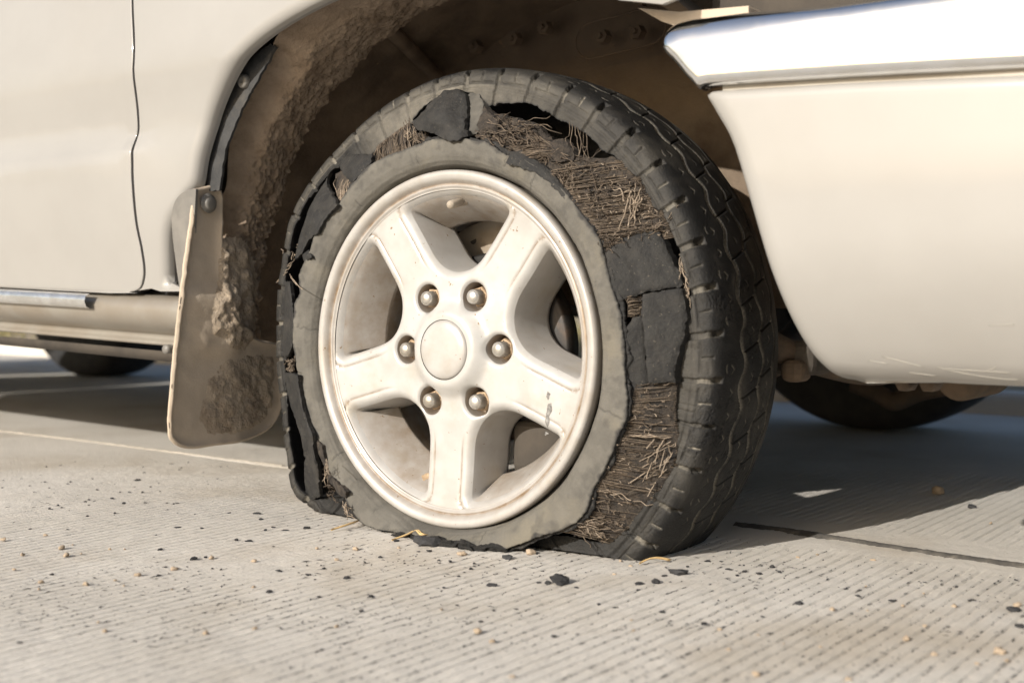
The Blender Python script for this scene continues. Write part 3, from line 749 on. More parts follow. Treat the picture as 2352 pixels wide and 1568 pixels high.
def bead_ring():
    n = 1500; dg = np.linspace(-180, 180, n, endpoint=False); m = 30; q = np.linspace(0, 1, m)
    s = np.radians(dg)*.25
    tear = r_tear(dg)+(fbm(s*70, 0*s, 3, 3)-.5)*.0034+(vn(s*420, 0*s, 5)-.5)*.0013
    r0 = .2060; r = r0+(tear-r0)[:, None]*q[None]
    prof = np.interp(q, [0, .05, .10, .16, .20, .24, .32, .5, .8, 1], [.022, .0205, .0150, .0070, .0040, .0020, -.0015, -.0046, -.0056, -.0050])
    y = np.broadcast_to(prof, r.shape)-.024*bumpdeg(dg, -88, 30)[:, None]*sst(.05, 1, q)[None]
    A = np.radians(dg)[:, None]+0*r
    y = y+(fbm(A*4, r*20, 7, 2)-.5)*.003*q+(fbm(A*60, r*90, 17, 3)-.5)*.0006*q
    y = y+.0016*np.exp(-((r-.2125)/.0007)**2)+.0009*np.exp(-((r-.2165)/.0006)**2)+.0004*np.exp(-((r-.2215)/.0006)**2)+.0004*np.exp(-((r-.2245)/.0006)**2)
    wr = bumpdeg(dg, -106, 3.2)[:, None]*sst(.55, .9, q)[None]; y = y+wr*(.0035*np.sin(A*420+r*260)+.004)
    dark = np.zeros_like(r)
    for c0, w0, l0, l1 in [(56, .30, .15, 1), (-14.5, .28, .2, 1), (175, .28, .1, .9), (-141, .30, .15, .8), (-72, .22, .25, .8), (100, .2, .3, .7), (128, .22, .2, .55), (-117, .2, .3, .6), (67, .3, .5, 1)]:
        wob = c0+(fbm(q*9, c0+0*q, 3)-.5)*1.6
        cr = np.exp(-(((dg[:, None]-wob[None]+180) % 360-180)/w0)**2)*(sst(l0, l0+.1, q)*sst(l1+.01, l1-.1, q))[None]
        y = y+.0008*cr; dark = np.maximum(dark, .6*cr)
    dark = np.maximum(dark, sst(.90, 1.0, q[None]+(fbm(s*60, 0*s, 8)[:, None]-.5)*.30)*.9)
    dark = np.maximum(dark, .36*sst(.52, .78, fbm(A*20, r*90, 27, 4))*sst(.25, .6, q)[None])
    x = r*np.cos(A); z = np.maximum(HUB+r*np.sin(A), .0025+.0015*fbm(A*50, r*80, 2))
    F1 = np.stack([x, y, z], -1); B1 = np.stack([x*.997, y+.0065, np.maximum(z, .003)], -1)
    G = np.concatenate([F1, B1[:, ::-1]], 1)
    # duplicate the rim of the tear for a crisp edge
    dd = np.concatenate([dark, np.ones_like(dark)], 1)
    o = mesh_obj('sidewall_ring', G.reshape(-1, 3), grid_faces(n, 2*m, True), SIDEWALL, wheel, attr={'dust': dd.ravel()})
    o['label'] = 'dusty grey inner sidewall ring with ragged torn edge'
bead_ring()
def ring_underlayer():
    n = 1500; dg = np.linspace(-180, 180, n, endpoint=False); s = np.radians(dg)*.25; m = 8; q = np.linspace(0, 1, m)
    t1 = r_tear(dg)+.0012+(fbm(s*60, 0*s+4, 63, 3)-.42)*.010+(vn(s*480, 0*s, 65)-.5)*.0030
    r = .222+(t1-.222)[:, None]*q[None]; A = np.radians(dg)[:, None]+0*r
    y = .0015-.002*q[None]-.024*bumpdeg(dg, -88, 30)[:, None]*q[None]+(fbm(A*40, r*60, 67, 3)-.5)*.004*q[None]**2
    z = np.maximum(HUB+r*np.sin(A), .0015); F1 = np.stack([r*np.cos(A), y, z], -1); B1 = np.stack([r*np.cos(A), y+.005, z], -1)
    mesh_obj('torn_ring_underlayer', np.concatenate([F1, B1[:, ::-1]], 1).reshape(-1, 3), grid_faces(n, 2*m, True), RUBBER, wheel)
ring_underlayer()

RT_A = np.array([-180, -174, -163, -158, -153, -149, -146.6, -144, -142, -139, -120, -90, -60, -41, -30, 0, 60, 100, 117, 124, 130, 134.5, 138.5, 143, 148, 153, 156.4, 162.5, 168.5, 174.6, 180.])
RT_R = np.array([.335, .336, .337, .343, .347, .355, .358, .356, .349, .338, .334, .334, .334, .333, .333, .333, .333, .333, .333, .334, .336, .340, .343, .347, .350, .350, .346, .341, .338, .336, .335])
def R0(a): return np.interp((np.asarray(a)+180) % 360-180, RT_A, RT_R)
def dyb(a): return -.020*bumpdeg(a, -90, 48)
LIP = S([(1092, 223), (1122, 219), (1150, 228), (1175, 240), (1197, 262), (1230, 252), (1293, 252), (1320, 265), (1354, 288), (1408, 311), (1438, 334), (1473, 369), (1507, 388), (1546, 422), (1572, 453), (1599, 503), (1618, 522), (1645, 568), (1664, 614), (1676, 656), (1690, 712), (1687, 783), (1672, 844), (1651, 870), (1651, 946), (1646, 1028), (1659, 1079), (1646, 1150), (1615, 1196), (1590, 1227), (1559, 1263), (1529, 1293), (1496, 1323), (1455, 1330), (1411, 1316), (1360, 1311), (1309, 1316),
         (745, 1225), (731, 1208), (717, 1183), (710, 1147), (703, 1093), (700, 1037), (700, 973), (696, 908), (697, 872), (713, 831), (717, 777), (708, 720), (697, 690), (693, 647), (700, 603), (702, 569), (707, 543), (716, 524), (733, 504), (752, 485), (771, 468), (784, 451), (808, 421), (826, 406), (845, 396), (908, 380), (958, 334), (1000, 304), (1045, 255)])
Pl0 = unp(LIP, 1, .033); la0, _ = polar(Pl0); Pl = unp(LIP, 1, .033+dyb(la0)); la, lr = polar(Pl)
la = np.r_[la, -80, -100, -120, -135]; lr = np.r_[lr, .200, .200, .225, .27]
od = np.argsort(la); la, lr = la[od], lr[od]
def r_lip(a): return per(a, la, lr)
TP = np.array([(-.0225, .0360), (-.0185, .0366), (-.0140, .0378), (-.0095, .0400), (-.0058, .0440), (-.0030, .0500), (-.0008, .0600), (.0010, .0750), (.0022, .095), (.0028, .118), (.0022, .142), (.0008, .164), (-.0015, .182), (-.0050, .195), (-.011, .204), (-.018, .209)])
def tread_band():
    n = 1860; dg = np.linspace(-180, 180, n, endpoint=False); A = np.radians(dg)
    pr = smooth_line(TP, 16); L = np.r_[0, np.cumsum(np.linalg.norm(np.diff(pr, axis=0), axis=1))]
    m = 196; aa = np.linspace(0, L[-1], m); dr = np.interp(aa, L, pr[:, 0]); yy = np.interp(aa, L, pr[:, 1])
    td = np.gradient(dr); ty = np.gradient(yy); ln = np.hypot(td, ty); nr, ny = ty/ln, -td/ln        # outward normal in (r,y)
    s = A*.333; pitch = 2*math.pi*.333/42
    u = (s/pitch) % 1; k_ = np.floor(s/pitch).astype(int)
    U = u[:, None]+0*aa[None]; Sx = s[:, None]+0*aa[None]; AA = aa[None]+0*s[:, None]; Yc = yy[None]+0*s[:, None]
    dpt = np.zeros_like(U); dust = np.zeros_like(U)
    # shoulder notches
    cen = .5+(Yc-.036)*3.0-((AA-.014)/.03)**2*.05
    du = np.abs(((U-cen+.5) % 1)-.5)*pitch
    kr = _T[(k_*7) % 256, 77][:, None]; kr2 = _T[(k_*11) % 256, 99][:, None]
    jn = (vn(Sx*300, AA*300, 3)-.5)*.0016+(kr-.5)*.0018
    notch = sst(.0037, .0027, du+jn)*sst(.031, .0285, AA+jn)
    dpt = np.maximum(dpt, notch*(.0034+.0056*sst(.010, .028, AA))); dust = np.maximum(dust, notch*(.12+.36*kr2)*(1.-.8*sst(.022, .031, AA)*sst(20, 70, dg)[:, None]))
    # mid sipes
    du2 = np.abs(((U-cen+1.0) % 1)-.5)*pitch
    sp = sst(.0017, .0007, du2+jn*.6)*sst(.003, .005, AA)*sst(.0185, .0165, AA); dpt = np.maximum(dpt, sp*.0022); dust = np.maximum(dust, sp*.6*kr)
    # circumferential dash line
    dash = sst(.0014, .0005, np.abs(AA-.0022))*(1-notch)*sst(.006, .010, du); dpt = np.maximum(dpt, dash*.0018)
    # wavy main grooves
    tri = np.abs(((U*2) % 2)-1)
    wav = (np.abs(((u+.15) % 1)-.5)*4-1)
    wav = np.tanh(wav*1.8)
    for g0, amp, sg, wd in ((.094, .0054, 1, .0035), (.137, .0052, 1, .0032), (.172, .003, -1, .0026)):
        gy = g0+amp*sg*wav[:, None]+(vn(Sx*160, 0*Sx+g0, 6)-.5)*.0016
        dgy = np.abs(Yc-gy); gr = sst(wd+.0004, wd-.0004, dgy); dpt = np.maximum(dpt, gr*.0036); dust = np.maximum(dust, sst(wd+.0004, wd-.0010, dgy)*(.8+.3*vn(Sx*70, Yc*40, 8)))
    # cross cuts between grooves 1 and 2 and beyond
    for y0_, y1_, ph in ((.096, .135, .10), (.139, .170, .55)):
        cu = ((U-ph-(Yc-y0_)*7.0+.5) % 1)-.5; cc = sst(.0012, .0004, np.abs(cu)*pitch)*sst(y0_-.002, y0_, Yc)*sst(y1_+.002, y1_, Yc)
        dpt = np.maximum(dpt, cc*.0026)
    # small v sipes on the shoulder rib and inside the blocks
    for c0, ph, per_, amp_, ln_ in ((.072, .0, .5, .0035, .17), (.114, .3, .5, .003, .16), (.154, .1, .5, .003, .15), (.062, .27, 1.0, -.002, .07)):
        uu = ((U-ph) % per_)/per_-.5
        cy = c0+amp_*(1-np.abs(uu)*8)+(vn(k_[:, None]*3.3+0*U, U*2, 4)-.5)*.005
        sp = sst(.0013, .0004, np.abs(Yc-cy))*sst(ln_+.03, ln_, np.abs(uu)); sp = sp*(vn(k_[:, None]*5.1+np.floor(U/per_)*2.7, 0*U+c0*90, 12) > .25)
        dpt = np.maximum(dpt, sp*.0020); dust = np.maximum(dust, sp*.8)
    ck = np.abs(fbm(Sx*85, AA*120, 51, 3)-.5); cr_ = sst(.022, .008, ck)*sst(.55, .7, fbm(Sx*14, AA*22, 57, 2)); dpt = np.maximum(dpt, cr_*.0011)
    # shoulder dust, scuffs
    dust = np.maximum(dust, sst(.020, .004, AA)*(.55*fbm(Sx*25, AA*60, 9, 4))*(.22+.55*sst(40, 80, dg)[:, None]*sst(160, 135, dg)[:, None]))
    dust = np.maximum(dust, .10*sst(.5, .75, fbm(Sx*18, Yc*30, 19, 4)))
    dpt = dpt+.0022*sst(.52, .70, fbm(Sx*50, AA*130, 29, 3))*sst(.02, .008, AA)*.5
    hgt = (fbm(Sx*30, Yc*30, 15, 3)-.5)*.0010-dpt
    R = R0(dg)[:, None]+dr[None]+hgt*nr[None]; Y = yy[None]+hgt*ny[None]+dyb(dg)[:, None]
    wob = (fbm(A*3, 0*A, 5, 2)-.5)*.008; Y = Y+wob[:, None]*sst(.09, .04, yy)[None]
    # lip strip between the dash line and the torn edge
    ml = 14; q = np.linspace(0, 1, ml, endpoint=False)
    jag = (fbm(s*70, 0*s, 4, 3)-.5)*.005+(vn(s*330, 0*s, 6)-.5)*.0016
    rl = np.minimum(r_lip(dg)+jag, R0(dg)-.0255)
    rd = R[:, 0]; RL = rl[:, None]+(rd-rl)[:, None]*q[None]
    w_ = (rd-rl)[:, None]*(1-q)[None]
    YL = Y[:, :1]-.002*np.clip(w_/.01, 0, 1)+.0*w_+(fbm(s[:, None]*30, RL*60, 8, 3)-.5)*.002
    YL = YL+.0011*np.exp(-((w_-.005)/.0012)**2)-.0008*np.exp(-((w_-.008)/.0012)**2)
    dl = np.clip((.02+.40*sst(60, 92, dg)*sst(130, 112, dg)+.10*sst(100, 60, dg)*sst(-60, 0, dg))[:, None]*(.45+.8*fbm(s[:, None]*22, RL*40, 33, 4)), 0, 1)*sst(0, .12, q)[None]
    RL2 = RL; 
    # inner surface
    mi = 12; qi = np.linspace(0, 1, mi)
    ri = (rl[:, None]+.0015)*(1-qi)+(R0(dg)-.014)[:, None]*qi; ri = np.where(qi[None] > .5, np.minimum(ri+.006*(qi[None]-.5), (R0(dg)-.013)[:, None]), ri)
    yi = (YL[:, :1]+.007)+(qi[None]**1.3)*.035
    m2 = 10; q2 = np.linspace(0, 1, m2)[1:]
    r2 = (R0(dg)-.013)[:, None]+0*q2[None]-.03*sst(.7, 1, q2)[None]; y2 = yi[:, -1:]+(.200-yi[:, -1:])*q2[None]
    def cart(r, y, zmin):
        x = r*np.cos(A)[:, None]; z = HUB+r*np.sin(A)[:, None]
        return np.stack([x, y, np.maximum(z, zmin)], -1)
    r3 = R[:, -1:]+(np.array([.30, .26, .215])[None]-R[:, -1:])*np.array([.5, 1, 1])[None]; r3 = np.concatenate([R[:, -1:]*0+.295, R[:, -1:]*0+.255, R[:, -1:]*0+.205], 1)
    y3 = np.array([[.214, .212, .200]])+0*r3
    out = np.concatenate([cart(RL, YL, .0022), cart(R, Y, .0008), cart(r3, y3, .002)], 1)
    dd = np.concatenate([dl, dust, 0*r3], 1)
    tb = mesh_obj('tread_band', out.reshape(-1, 3), grid_faces(n, out.shape[1], True), TREAD, wheel, attr={'dust': np.clip(dd, 0, 1).ravel()})
    tb['label'] = 'worn black tread band torn away from the sidewall'
    inn = np.concatenate([cart(RL[:, :1], YL[:, :1], .0022), cart(RL[:, :1]-.0004, YL[:, :1]+.003, .003), cart(ri, yi, .010), cart(r2, y2, .012)], 1)
    mesh_obj('tyre_inner_face', inn.reshape(-1, 3), grid_faces(n, inn.shape[1], True)[:, ::-1], RUBBER_IN, wheel)
    v, f = lathe([(.195, .197), (.26, .200), (.315, .199)], 160); v[:, 2] = np.maximum(v[:, 2], .012); mesh_obj('inner_sidewall', v, f, RUBBER_IN, wheel)
tread_band()

# conical surface on which the torn sidewall scraps lie, between ring edge and tread lip
def ycone(x, z):
    r = np.hypot(x, z-HUB); a = np.degrees(np.arctan2(z-HUB, x))
    return -.003+(r-.245)/.066*.036+dyb(a)
def ucone(px, off=0.0):
    Y = np.full(len(px), .01)
    for _ in range(12):
        P = unp(px, 1, Y); Y = ycone(P[:, 0], P[:, 2])+off
    return unp(px, 1, Y)
def scrap(name, px, m_, off=0.0, thick=.006, res=.004, jag=.0016, seed=1, amp=.0015, fr=60, extra=None, bulge=0, attrf=None, label=None, rows=(.0012, .003), fold=0):
    P = ucone(px, off); poly = P[:, [0, 2]]
    def f_(x, z):
        y = ycone(x, z)+off+(fbm(x*fr, z*fr, seed, 4)-.5)*2*amp
        d = dist_poly(np.stack([x, z], 1), poly); y = y-bulge*sst(0, .02, d)
        y = y+.0022*np.clip(1-d/.0035, 0, 1)**2
        if fold: y = y+fold*(np.sin(x*95+z*40+seed)*.5+fbm(x*22, z*22, seed+50, 2)*2-1)*sst(0, .012, d)-fold*1.2*sst(.010, 0, d)*(vn(x*40, z*40, seed) > .45)
        if extra is not None: y = y+extra(x, z)
        return np.stack([x, y, z], 1)
    o_ = sheet(name, poly, f_, m_, wheel, thick=thick, res=res, jag=jag, seed=seed, rows=rows, attrf=attrf)
    if label: o_['label'] = label
    return o_
def line3(px, off, crease_w=.0016, depth=.0022):
    Q = ucone(S(px), off)[:, [0, 2]]
    return lambda x, z: depth*np.exp(-(dist_poly(np.stack([x, z], 1), Q, False)/crease_w)**2)
# right-hand blocks of bare rubber
scrap('torn_rubber_block', S([(1525, 585), (1560, 572), (1614, 566), (1634, 614), (1652, 650), (1670, 692), (1664, 703), (1620, 708), (1582, 714), (1566, 718), (1556, 726), (1522, 731), (1494, 712), (1478, 660), (1474, 636), (1492, 604)]), RUBBER, off=.003, thick=.012, seed=3, extra=line3([(1534, 600), (1548, 650), (1562, 716)], 0), amp=.0010)
scrap('torn_rubber_block', S([(1572, 722), (1620, 713), (1666, 706), (1674, 740), (1681, 775), (1672, 830), (1655, 878), (1650, 905), (1652, 938), (1620, 936), (1586, 940), (1580, 880), (1573, 800), (1568, 765)]), RUBBER, off=-.0035, thick=.014, seed=5, amp=.0009)
scrap('torn_rubber_block', S([(1534, 798), (1548, 780), (1566, 772), (1576, 800), (1582, 880), (1588, 942), (1576, 946), (1578, 985), (1566, 1000), (1556, 965), (1548, 1022), (1526, 1018), (1519, 940), (1514, 850), (1518, 800)]), RUBBER, off=.004, thick=.010, seed=7, amp=.0016)
# thin torn edging under the grey ring (upper right, dark)
scrap('torn_rubber_edge', S([(1236, 398), (1250, 370), (1276, 366), (1300, 388), (1330, 405), (1362, 438), (1395, 478), (1380, 486), (1345, 448), (1310, 425), (1275, 412)]), RUBBER, off=-.001, thick=.008, seed=9, amp=.0012)
# upper flap: smooth bulging rubber, with wrinkled end
scrap('torn_rubber_flap', S([(1007, 301), (1022, 285), (1045, 262), (1092, 222), (1122, 217), (1138, 232), (1142, 262), (1140, 300), (1143, 332), (1120, 346), (1098, 344), (1072, 330), (1040, 322), (1020, 318)]), RUBBER, off=-.004, thick=.006, seed=11, amp=.0012, bulge=.009, fold=.003, extra=line3([(1020, 296), (1060, 287), (1110, 298), (1138, 300)], 0, .0015, .0016), label='smooth black flap of sidewall rubber at the top')
scrap('wrinkled_carcass', S([(1138, 236), (1152, 226), (1172, 232), (1186, 262), (1180, 296), (1164, 326), (1146, 334), (1140, 300)]), SIDEWALL, off=.006, thick=.012, seed=13, amp=.004, fr=110, bulge=.004, attrf=lambda x, z: .6*fbm(x*140, z*140, 3))
# left upper pieces
scrap('torn_rubber_block', S([(833, 388), (858, 378), (884, 378), (910, 380), (906, 402), (884, 424), (866, 446), (852, 444), (840, 428), (832, 408)]), RUBBER, off=.0, thick=.008, seed=15, amp=.0015, bulge=.005, fold=.002)
scrap('torn_rubber_flap', S([(812, 422), (794, 444), (778, 469), (762, 497), (749, 529), (739, 559), (731, 582), (722, 625), (723, 638), (741, 622), (758, 588), (782, 570), (797, 538), (828, 503), (823, 487), (806, 467), (802, 450), (804, 434)]), RUBBER, off=-.004, thick=.005, seed=17, amp=.0010, bulge=.008, fold=.003, extra=line3([(797, 470), (775, 515), (757, 560), (744, 600)], 0, .0016, .0022))
scrap('torn_rubber_block', S([(741, 640), (738, 622), (752, 612), (760, 622), (761, 630), (748, 640)]), RUBBER, off=-.004, thick=.006, seed=18, amp=.001)
# left side: strip of sidewall still on the tread, and the long hanging strip lower down
scrap('torn_rubber_strip', S([(697, 690), (707, 690), (712, 730), (717, 780), (716, 820), (712, 850), (703, 872), (693, 876), (691, 840), (694, 760)]), RUBBER, off=-.002, thick=.006, seed=19, amp=.0008)
hs = S([(697, 913), (715, 914), (730, 918), (734, 958), (742, 1000), (753, 1040), (763, 1064), (766, 1090), (774, 1128), (779, 1170), (783, 1214), (766, 1222), (750, 1231), (747, 1180), (745, 1120), (737, 1070), (726, 1036), (712, 1000), (703, 962), (698, 930)])
scrap('torn_rubber_strip', hs, RUBBER, off=-.002, thick=.006, seed=21, amp=.0012, fold=.0015, extra=line3([(738, 1040), (752, 1072), (756, 1100), (748, 1125)], 0, .002, .004), label='long hanging strip of torn black rubber')
scrap('torn_rubber_edge', S([(762, 1062), (785, 1093), (792, 1118), (800, 1150), (812, 1168), (846, 1205), (845, 1222), (825, 1208), (806, 1180), (790, 1140), (776, 1108), (764, 1086)]), CHAR, off=.004, thick=.008, seed=23, amp=.003, fr=120)
def curl(P, amp, seed, n):
    r = np.random.default_rng(seed); s = np.linspace(0, 1, n)
    o_ = np.zeros((n, 3))
    for k_ in (1, 2, 3): o_ += np.sin(s[:, None]*math.pi*k_*r.uniform(.6, 1.4, 3)+r.uniform(0, 6.3, 3))*amp/k_*r.uniform(.3, 1, 3)
    return P+o_*np.sin(s*math.pi*.9)[:, None]
def interp_line(px, t):
    px = np.asarray(px, float); L = np.r_[0, np.cumsum(np.linalg.norm(np.diff(px, axis=0), axis=1))]; L /= L[-1]
    return np.stack([np.interp(t, L, px[:, i]) for i in (0, 1)], 1)
def cord_layer(inner, outer, n, off, seed, amp=.0010, rad=.00052, layers=2, broken=.12, m_=None, name='cord_layer', gap=.35):
    r = np.random.default_rng(seed)
    for ly in range(layers):
        L = []; R_ = []
        t = np.clip((np.arange(n)+.5)/n+r.normal(0, .15/n, n), 0, 1)
        t2 = np.clip(t+(fbm(t*9, 0*t+ly, seed, 2)-.5)*.05, 0, 1)
        A_ = ucone(interp_line(inner, t)*K, off-.001+ly*.0016); B_ = ucone(interp_line(outer, t2)*K, off+.004+ly*.0016)
        for i in range(n):
            if ly == 0 and vn(t[i]*14, seed*1.1, 3) < gap and r.random() < .75: continue
            q = np.linspace(-.06, 1.05, 9)
            if r.random() < broken:
                if r.random() < .5: q = np.linspace(-.05, r.uniform(.3, .85), 9)
                else: q = np.linspace(r.uniform(.15, .6), 1.05, 9)
            P = A_[i]+(B_[i]-A_[i])*q[:, None]
            P[:, 1] += .003*np.sin(np.clip(q, 0, 1)*math.pi)*(1 if r.random() < .8 else -1.2)
            L.append(curl(P, amp*(1 if r.random() < .85 else 2.5), int(r.integers(1e6)), 9)); R_.append(rad*r.uniform(.75, 1.25))
        V, F = tubes(L, R_); o_ = mesh_obj(name, V, F, m_ or (CORD, CORD_DARK)[min(ly, 1)], wheel, smooth=True); tag(o_, kind='stuff')
def frayed(poly, n, seed, length, off, amp, rad=.0005, m_=CORD, dirn=None, spread=.6, name='frayed_cords', dep=.02, keep=.9):
    r = np.random.default_rng(seed); poly = np.asarray(poly, float); lo, hi = poly.min(0), poly.max(0); L = []; R_ = []
    while len(L) < n:
        p_ = r.uniform(lo, hi, (1, 2))
        if not inside(p_, poly)[0]: continue
        a = (dirn if dirn is not None else r.uniform(0, 6.28))+r.normal(0, spread)
        ln = length*r.uniform(.4, 1.3); q_ = p_+np.array([[math.cos(a), -math.sin(a)]])*ln
        if not inside(q_, poly)[0] and r.random() < keep: continue
        o1 = off+r.uniform(0, dep); A_ = ucone(p_*K, o1)[0]; B_ = ucone(q_*K, o1+r.normal(0, .006))[0]
        m = 10; P = A_+(B_-A_)*np.linspace(0, 1, m)[:, None]
        L.append(curl(P, amp*r.uniform(.3, 1.4), int(r.integers(1e6)), m)); R_.append(rad*r.uniform(.7, 1.3))
    V, F = tubes(L, R_); o_ = mesh_obj(name, V, F, m_, wheel); tag(o_, kind='stuff'); return o_
# lower right cords
li = [(1562, 940), (1552, 990), (1538, 1020), (1512, 1080), (1490, 1135), (1457, 1192), (1440, 1245), (1412, 1280), (1375, 1302)]
lo_ = [(1655, 930), (1650, 990), (1652, 1030), (1662, 1085), (1650, 1150), (1618, 1200), (1565, 1262), (1525, 1300), (1485, 1332)]
scrap('cord_backing', S([(1556, 940), (1655, 935), (1652, 1030), (1662, 1082), (1648, 1152), (1616, 1200), (1562, 1264), (1500, 1325), (1400, 1312), (1436, 1250), (1450, 1195), (1484, 1140), (1505, 1080), (1534, 1020)]), CHAR, off=.0065, thick=.004, seed=31, amp=.0010)
cord_layer(li, lo_, 112, .0035, 5, amp=.0006, rad=.00046, broken=.10, gap=.30)
frayed([(1600, 1060), (1655, 1080), (1640, 1150), (1600, 1190), (1580, 1160)], 26, 6, 46, .0, .0010, m_=CORD_PALE, dirn=-2.35, spread=.35, dep=.005, keep=.3)
frayed([(1400, 1270), (1500, 1260), (1490, 1325), (1420, 1315)], 60, 7, 44, .0, .0025, dirn=-.35, spread=.35, dep=.008)
frayed([(1400, 1270), (1500, 1260), (1490, 1325), (1420, 1315)], 10, 17, 45, -.001, .003, m_=CORD_PALE, dirn=-.35, spread=.35, dep=.005)
frayed([(1525, 1060), (1560, 1060), (1650, 1068), (1640, 1076), (1530, 1075)], 6, 8, 70, .0, .0015, m_=CORD_PALE, dirn=-.05, spread=.15, dep=.003)
frayed([(1460, 1195), (1560, 1210), (1550, 1230), (1460, 1215)], 8, 9, 60, .0, .002, m_=CORD_PALE, dirn=-.3, spread=.2, dep=.003)
# upper right cords
ui = [(1330, 420), (1354, 441), (1385, 476), (1423, 526), (1446, 552), (1469, 591), (1476, 606)]
uo = [(1520, 392), (1548, 424), (1574, 455), (1600, 503), (1620, 525), (1644, 566), (1650, 580)]
scrap('cord_backing', S([(1310, 400), (1400, 385), (1500, 385), (1548, 424), (1600, 503), (1646, 570), (1612, 568), (1525, 588), (1484, 606), (1446, 556), (1385, 480), (1345, 440)]), CHAR, off=.008, thick=.004, seed=33, amp=.004, fr=80)
cord_layer(ui, uo, 100, .0040, 15, amp=.0011, rad=.00048, broken=.16, gap=.30)
frayed([(1540, 440), (1580, 460), (1590, 500), (1560, 510), (1530, 480)], 13, 16, 60, -.004, .003, m_=CORD_PALE, dirn=-1.85, spread=.16, dep=.005, keep=0)
frayed([(1480, 420), (1560, 440), (1540, 500), (1480, 470)], 2, 26, 60, -.003, .004, m_=CORD_PALE, dirn=.1, spread=.5, dep=.005)
frayed(li+lo_[::-1], 70, 71, 26, .001, .0012, m_=CORD, dirn=-.25, spread=.5, dep=.005, keep=1)
frayed(li+lo_[::-1], 70, 72, 9, .001, .0012, m_=CORD_PALE, spread=3, dep=.004, keep=1, rad=.0004)
frayed(ui+uo[::-1], 70, 73, 28, .001, .0015, m_=CORD, dirn=.45, spread=.5, dep=.005, keep=1)
frayed(ui+uo[::-1], 80, 74, 9, .001, .0014, m_=CORD_PALE, spread=3, dep=.005, keep=1, rad=.0004)
frayed(ui+uo[::-1], 60, 75, 40, .002, .003, m_=CORD_DARK, dirn=.5, spread=.9, dep=.006, keep=1)
frayed([(1570, 560), (1640, 530), (1650, 575), (1590, 580)], 18, 18, 44, .0, .002, dirn=.5, spread=.25, dep=.005)
frayed([(1455, 560), (1530, 575), (1500, 610), (1475, 620)], 50, 19, 16, .001, .003, m_=CORD_DARK, spread=2, dep=.006)
frayed([(1350, 420), (1400, 400), (1430, 450), (1400, 480)], 40, 20, 14, .002, .0015, m_=CORD, spread=2, dep=.006, rad=.0006)
# charred tangle at the top right, dark hollow behind it
TANG = [(1150, 330), (1180, 268), (1230, 285), (1300, 300), (1350, 345), (1420, 385), (1490, 400), (1440, 430), (1370, 450), (1320, 408), (1262, 380), (1222, 360), (1187, 344)]
scrap('charred_carcass', S(TANG), CHAR, off=.014, thick=.010, seed=35, amp=.011, fr=95, res=.0032, jag=.004)
scrap('charred_carcass', S([(1330, 375), (1345, 345), (1375, 340), (1400, 365), (1402, 392), (1372, 398), (1345, 392)]), CHAR, off=.004, thick=.012, seed=37, amp=.003, fr=120, bulge=.004, res=.003)
scrap('charred_carcass', S([(1165, 300), (1182, 262), (1205, 282), (1222, 300), (1212, 328), (1176, 334)]), CHAR, off=.004, thick=.012, seed=39, amp=.006, fr=130, bulge=.003, res=.003)
frayed(TANG, 190, 21, 70, .004, .003, m_=CORD_DARK, dirn=-.25, spread=.5, dep=.016)
frayed(TANG, 60, 22, 50, .002, .0022, m_=CORD, dirn=-.15, spread=.5, dep=.012)
frayed(TANG, 160, 23, 16, .004, .003, m_=CORD_DARK, spread=3, dep=.012, rad=.0006)
frayed([(1210, 290), (1330, 300), (1330, 340), (1230, 330)], 8, 24, 85, .006, .006, m_=CORD, dirn=-.5, spread=.6, dep=.02)
cord_layer([(1255, 362), (1270, 372), (1290, 388)], [(1350, 348), (1356, 365), (1352, 385)], 34, .001, 25, amp=.002, layers=2)
cord_layer([(1390, 300), (1420, 320), (1440, 335)], [(1392, 372), (1425, 385), (1450, 395)], 7, .004, 27, amp=.004, layers=1, gap=0)
# cords in the upper left wounds
scrap('cord_backing', S([(905, 402), (925, 366), (960, 336), (1000, 304), (1012, 322), (1040, 330), (1078, 352), (1020, 360), (984, 372), (946, 386)]), CHAR, off=.012, thick=.004, seed=41, amp=.003)
cord_layer([(912, 402), (946, 386), (984, 372), (1010, 362)], [(922, 362), (950, 340), (985, 315), (1003, 304)], 70, .008, 43, amp=.0012, gap=.3)
frayed([(985, 330), (1005, 308), (1020, 330), (1000, 345)], 16, 44, 22, .004, .002, m_=CORD_PALE, dirn=1.3, spread=.4, dep=.006)
frayed([(1005, 330), (1060, 345), (1020, 352), (1000, 350)], 40, 45, 36, .006, .003, dirn=1.9, spread=.4, dep=.006)
scrap('cord_backing', S([(820, 425), (834, 420), (868, 446), (850, 472), (834, 494), (820, 480)]), CHAR, off=.010, thick=.004, seed=47, amp=.002)
cord_layer([(826, 478), (834, 492), (850, 472)], [(826, 428), (838, 432), (862, 444)], 34, .007, 48, amp=.0010, gap=.2, m_=CORD_PALE)
frayed([(705, 590), (722, 590), (720, 640), (708, 640)], 9, 50, 26, .002, .004, m_=CORD_PALE, spread=3, dep=.006)
frayed([(702, 640), (724, 636), (716, 664), (700, 676)], 6, 51, 30, -.004, .003, m_=CORD_PALE, dirn=-2.3, spread=.3, dep=.006, keep=0)
frayed([(704, 660), (712, 668), (735, 705), (728, 712)], 4, 52, 36, -.003, .002, m_=CORD_PALE, dirn=-.9, spread=.15, dep=.004)
frayed([(706, 880), (722, 880), (722, 914), (704, 908)], 60, 53, 14, .002, .004, spread=3, dep=.01, rad=.0006)
frayed([(786, 1130), (806, 1140), (830, 1230), (795, 1222)], 50, 54, 20, .006, .004, m_=CORD_DARK, spread=3, dep=.02)
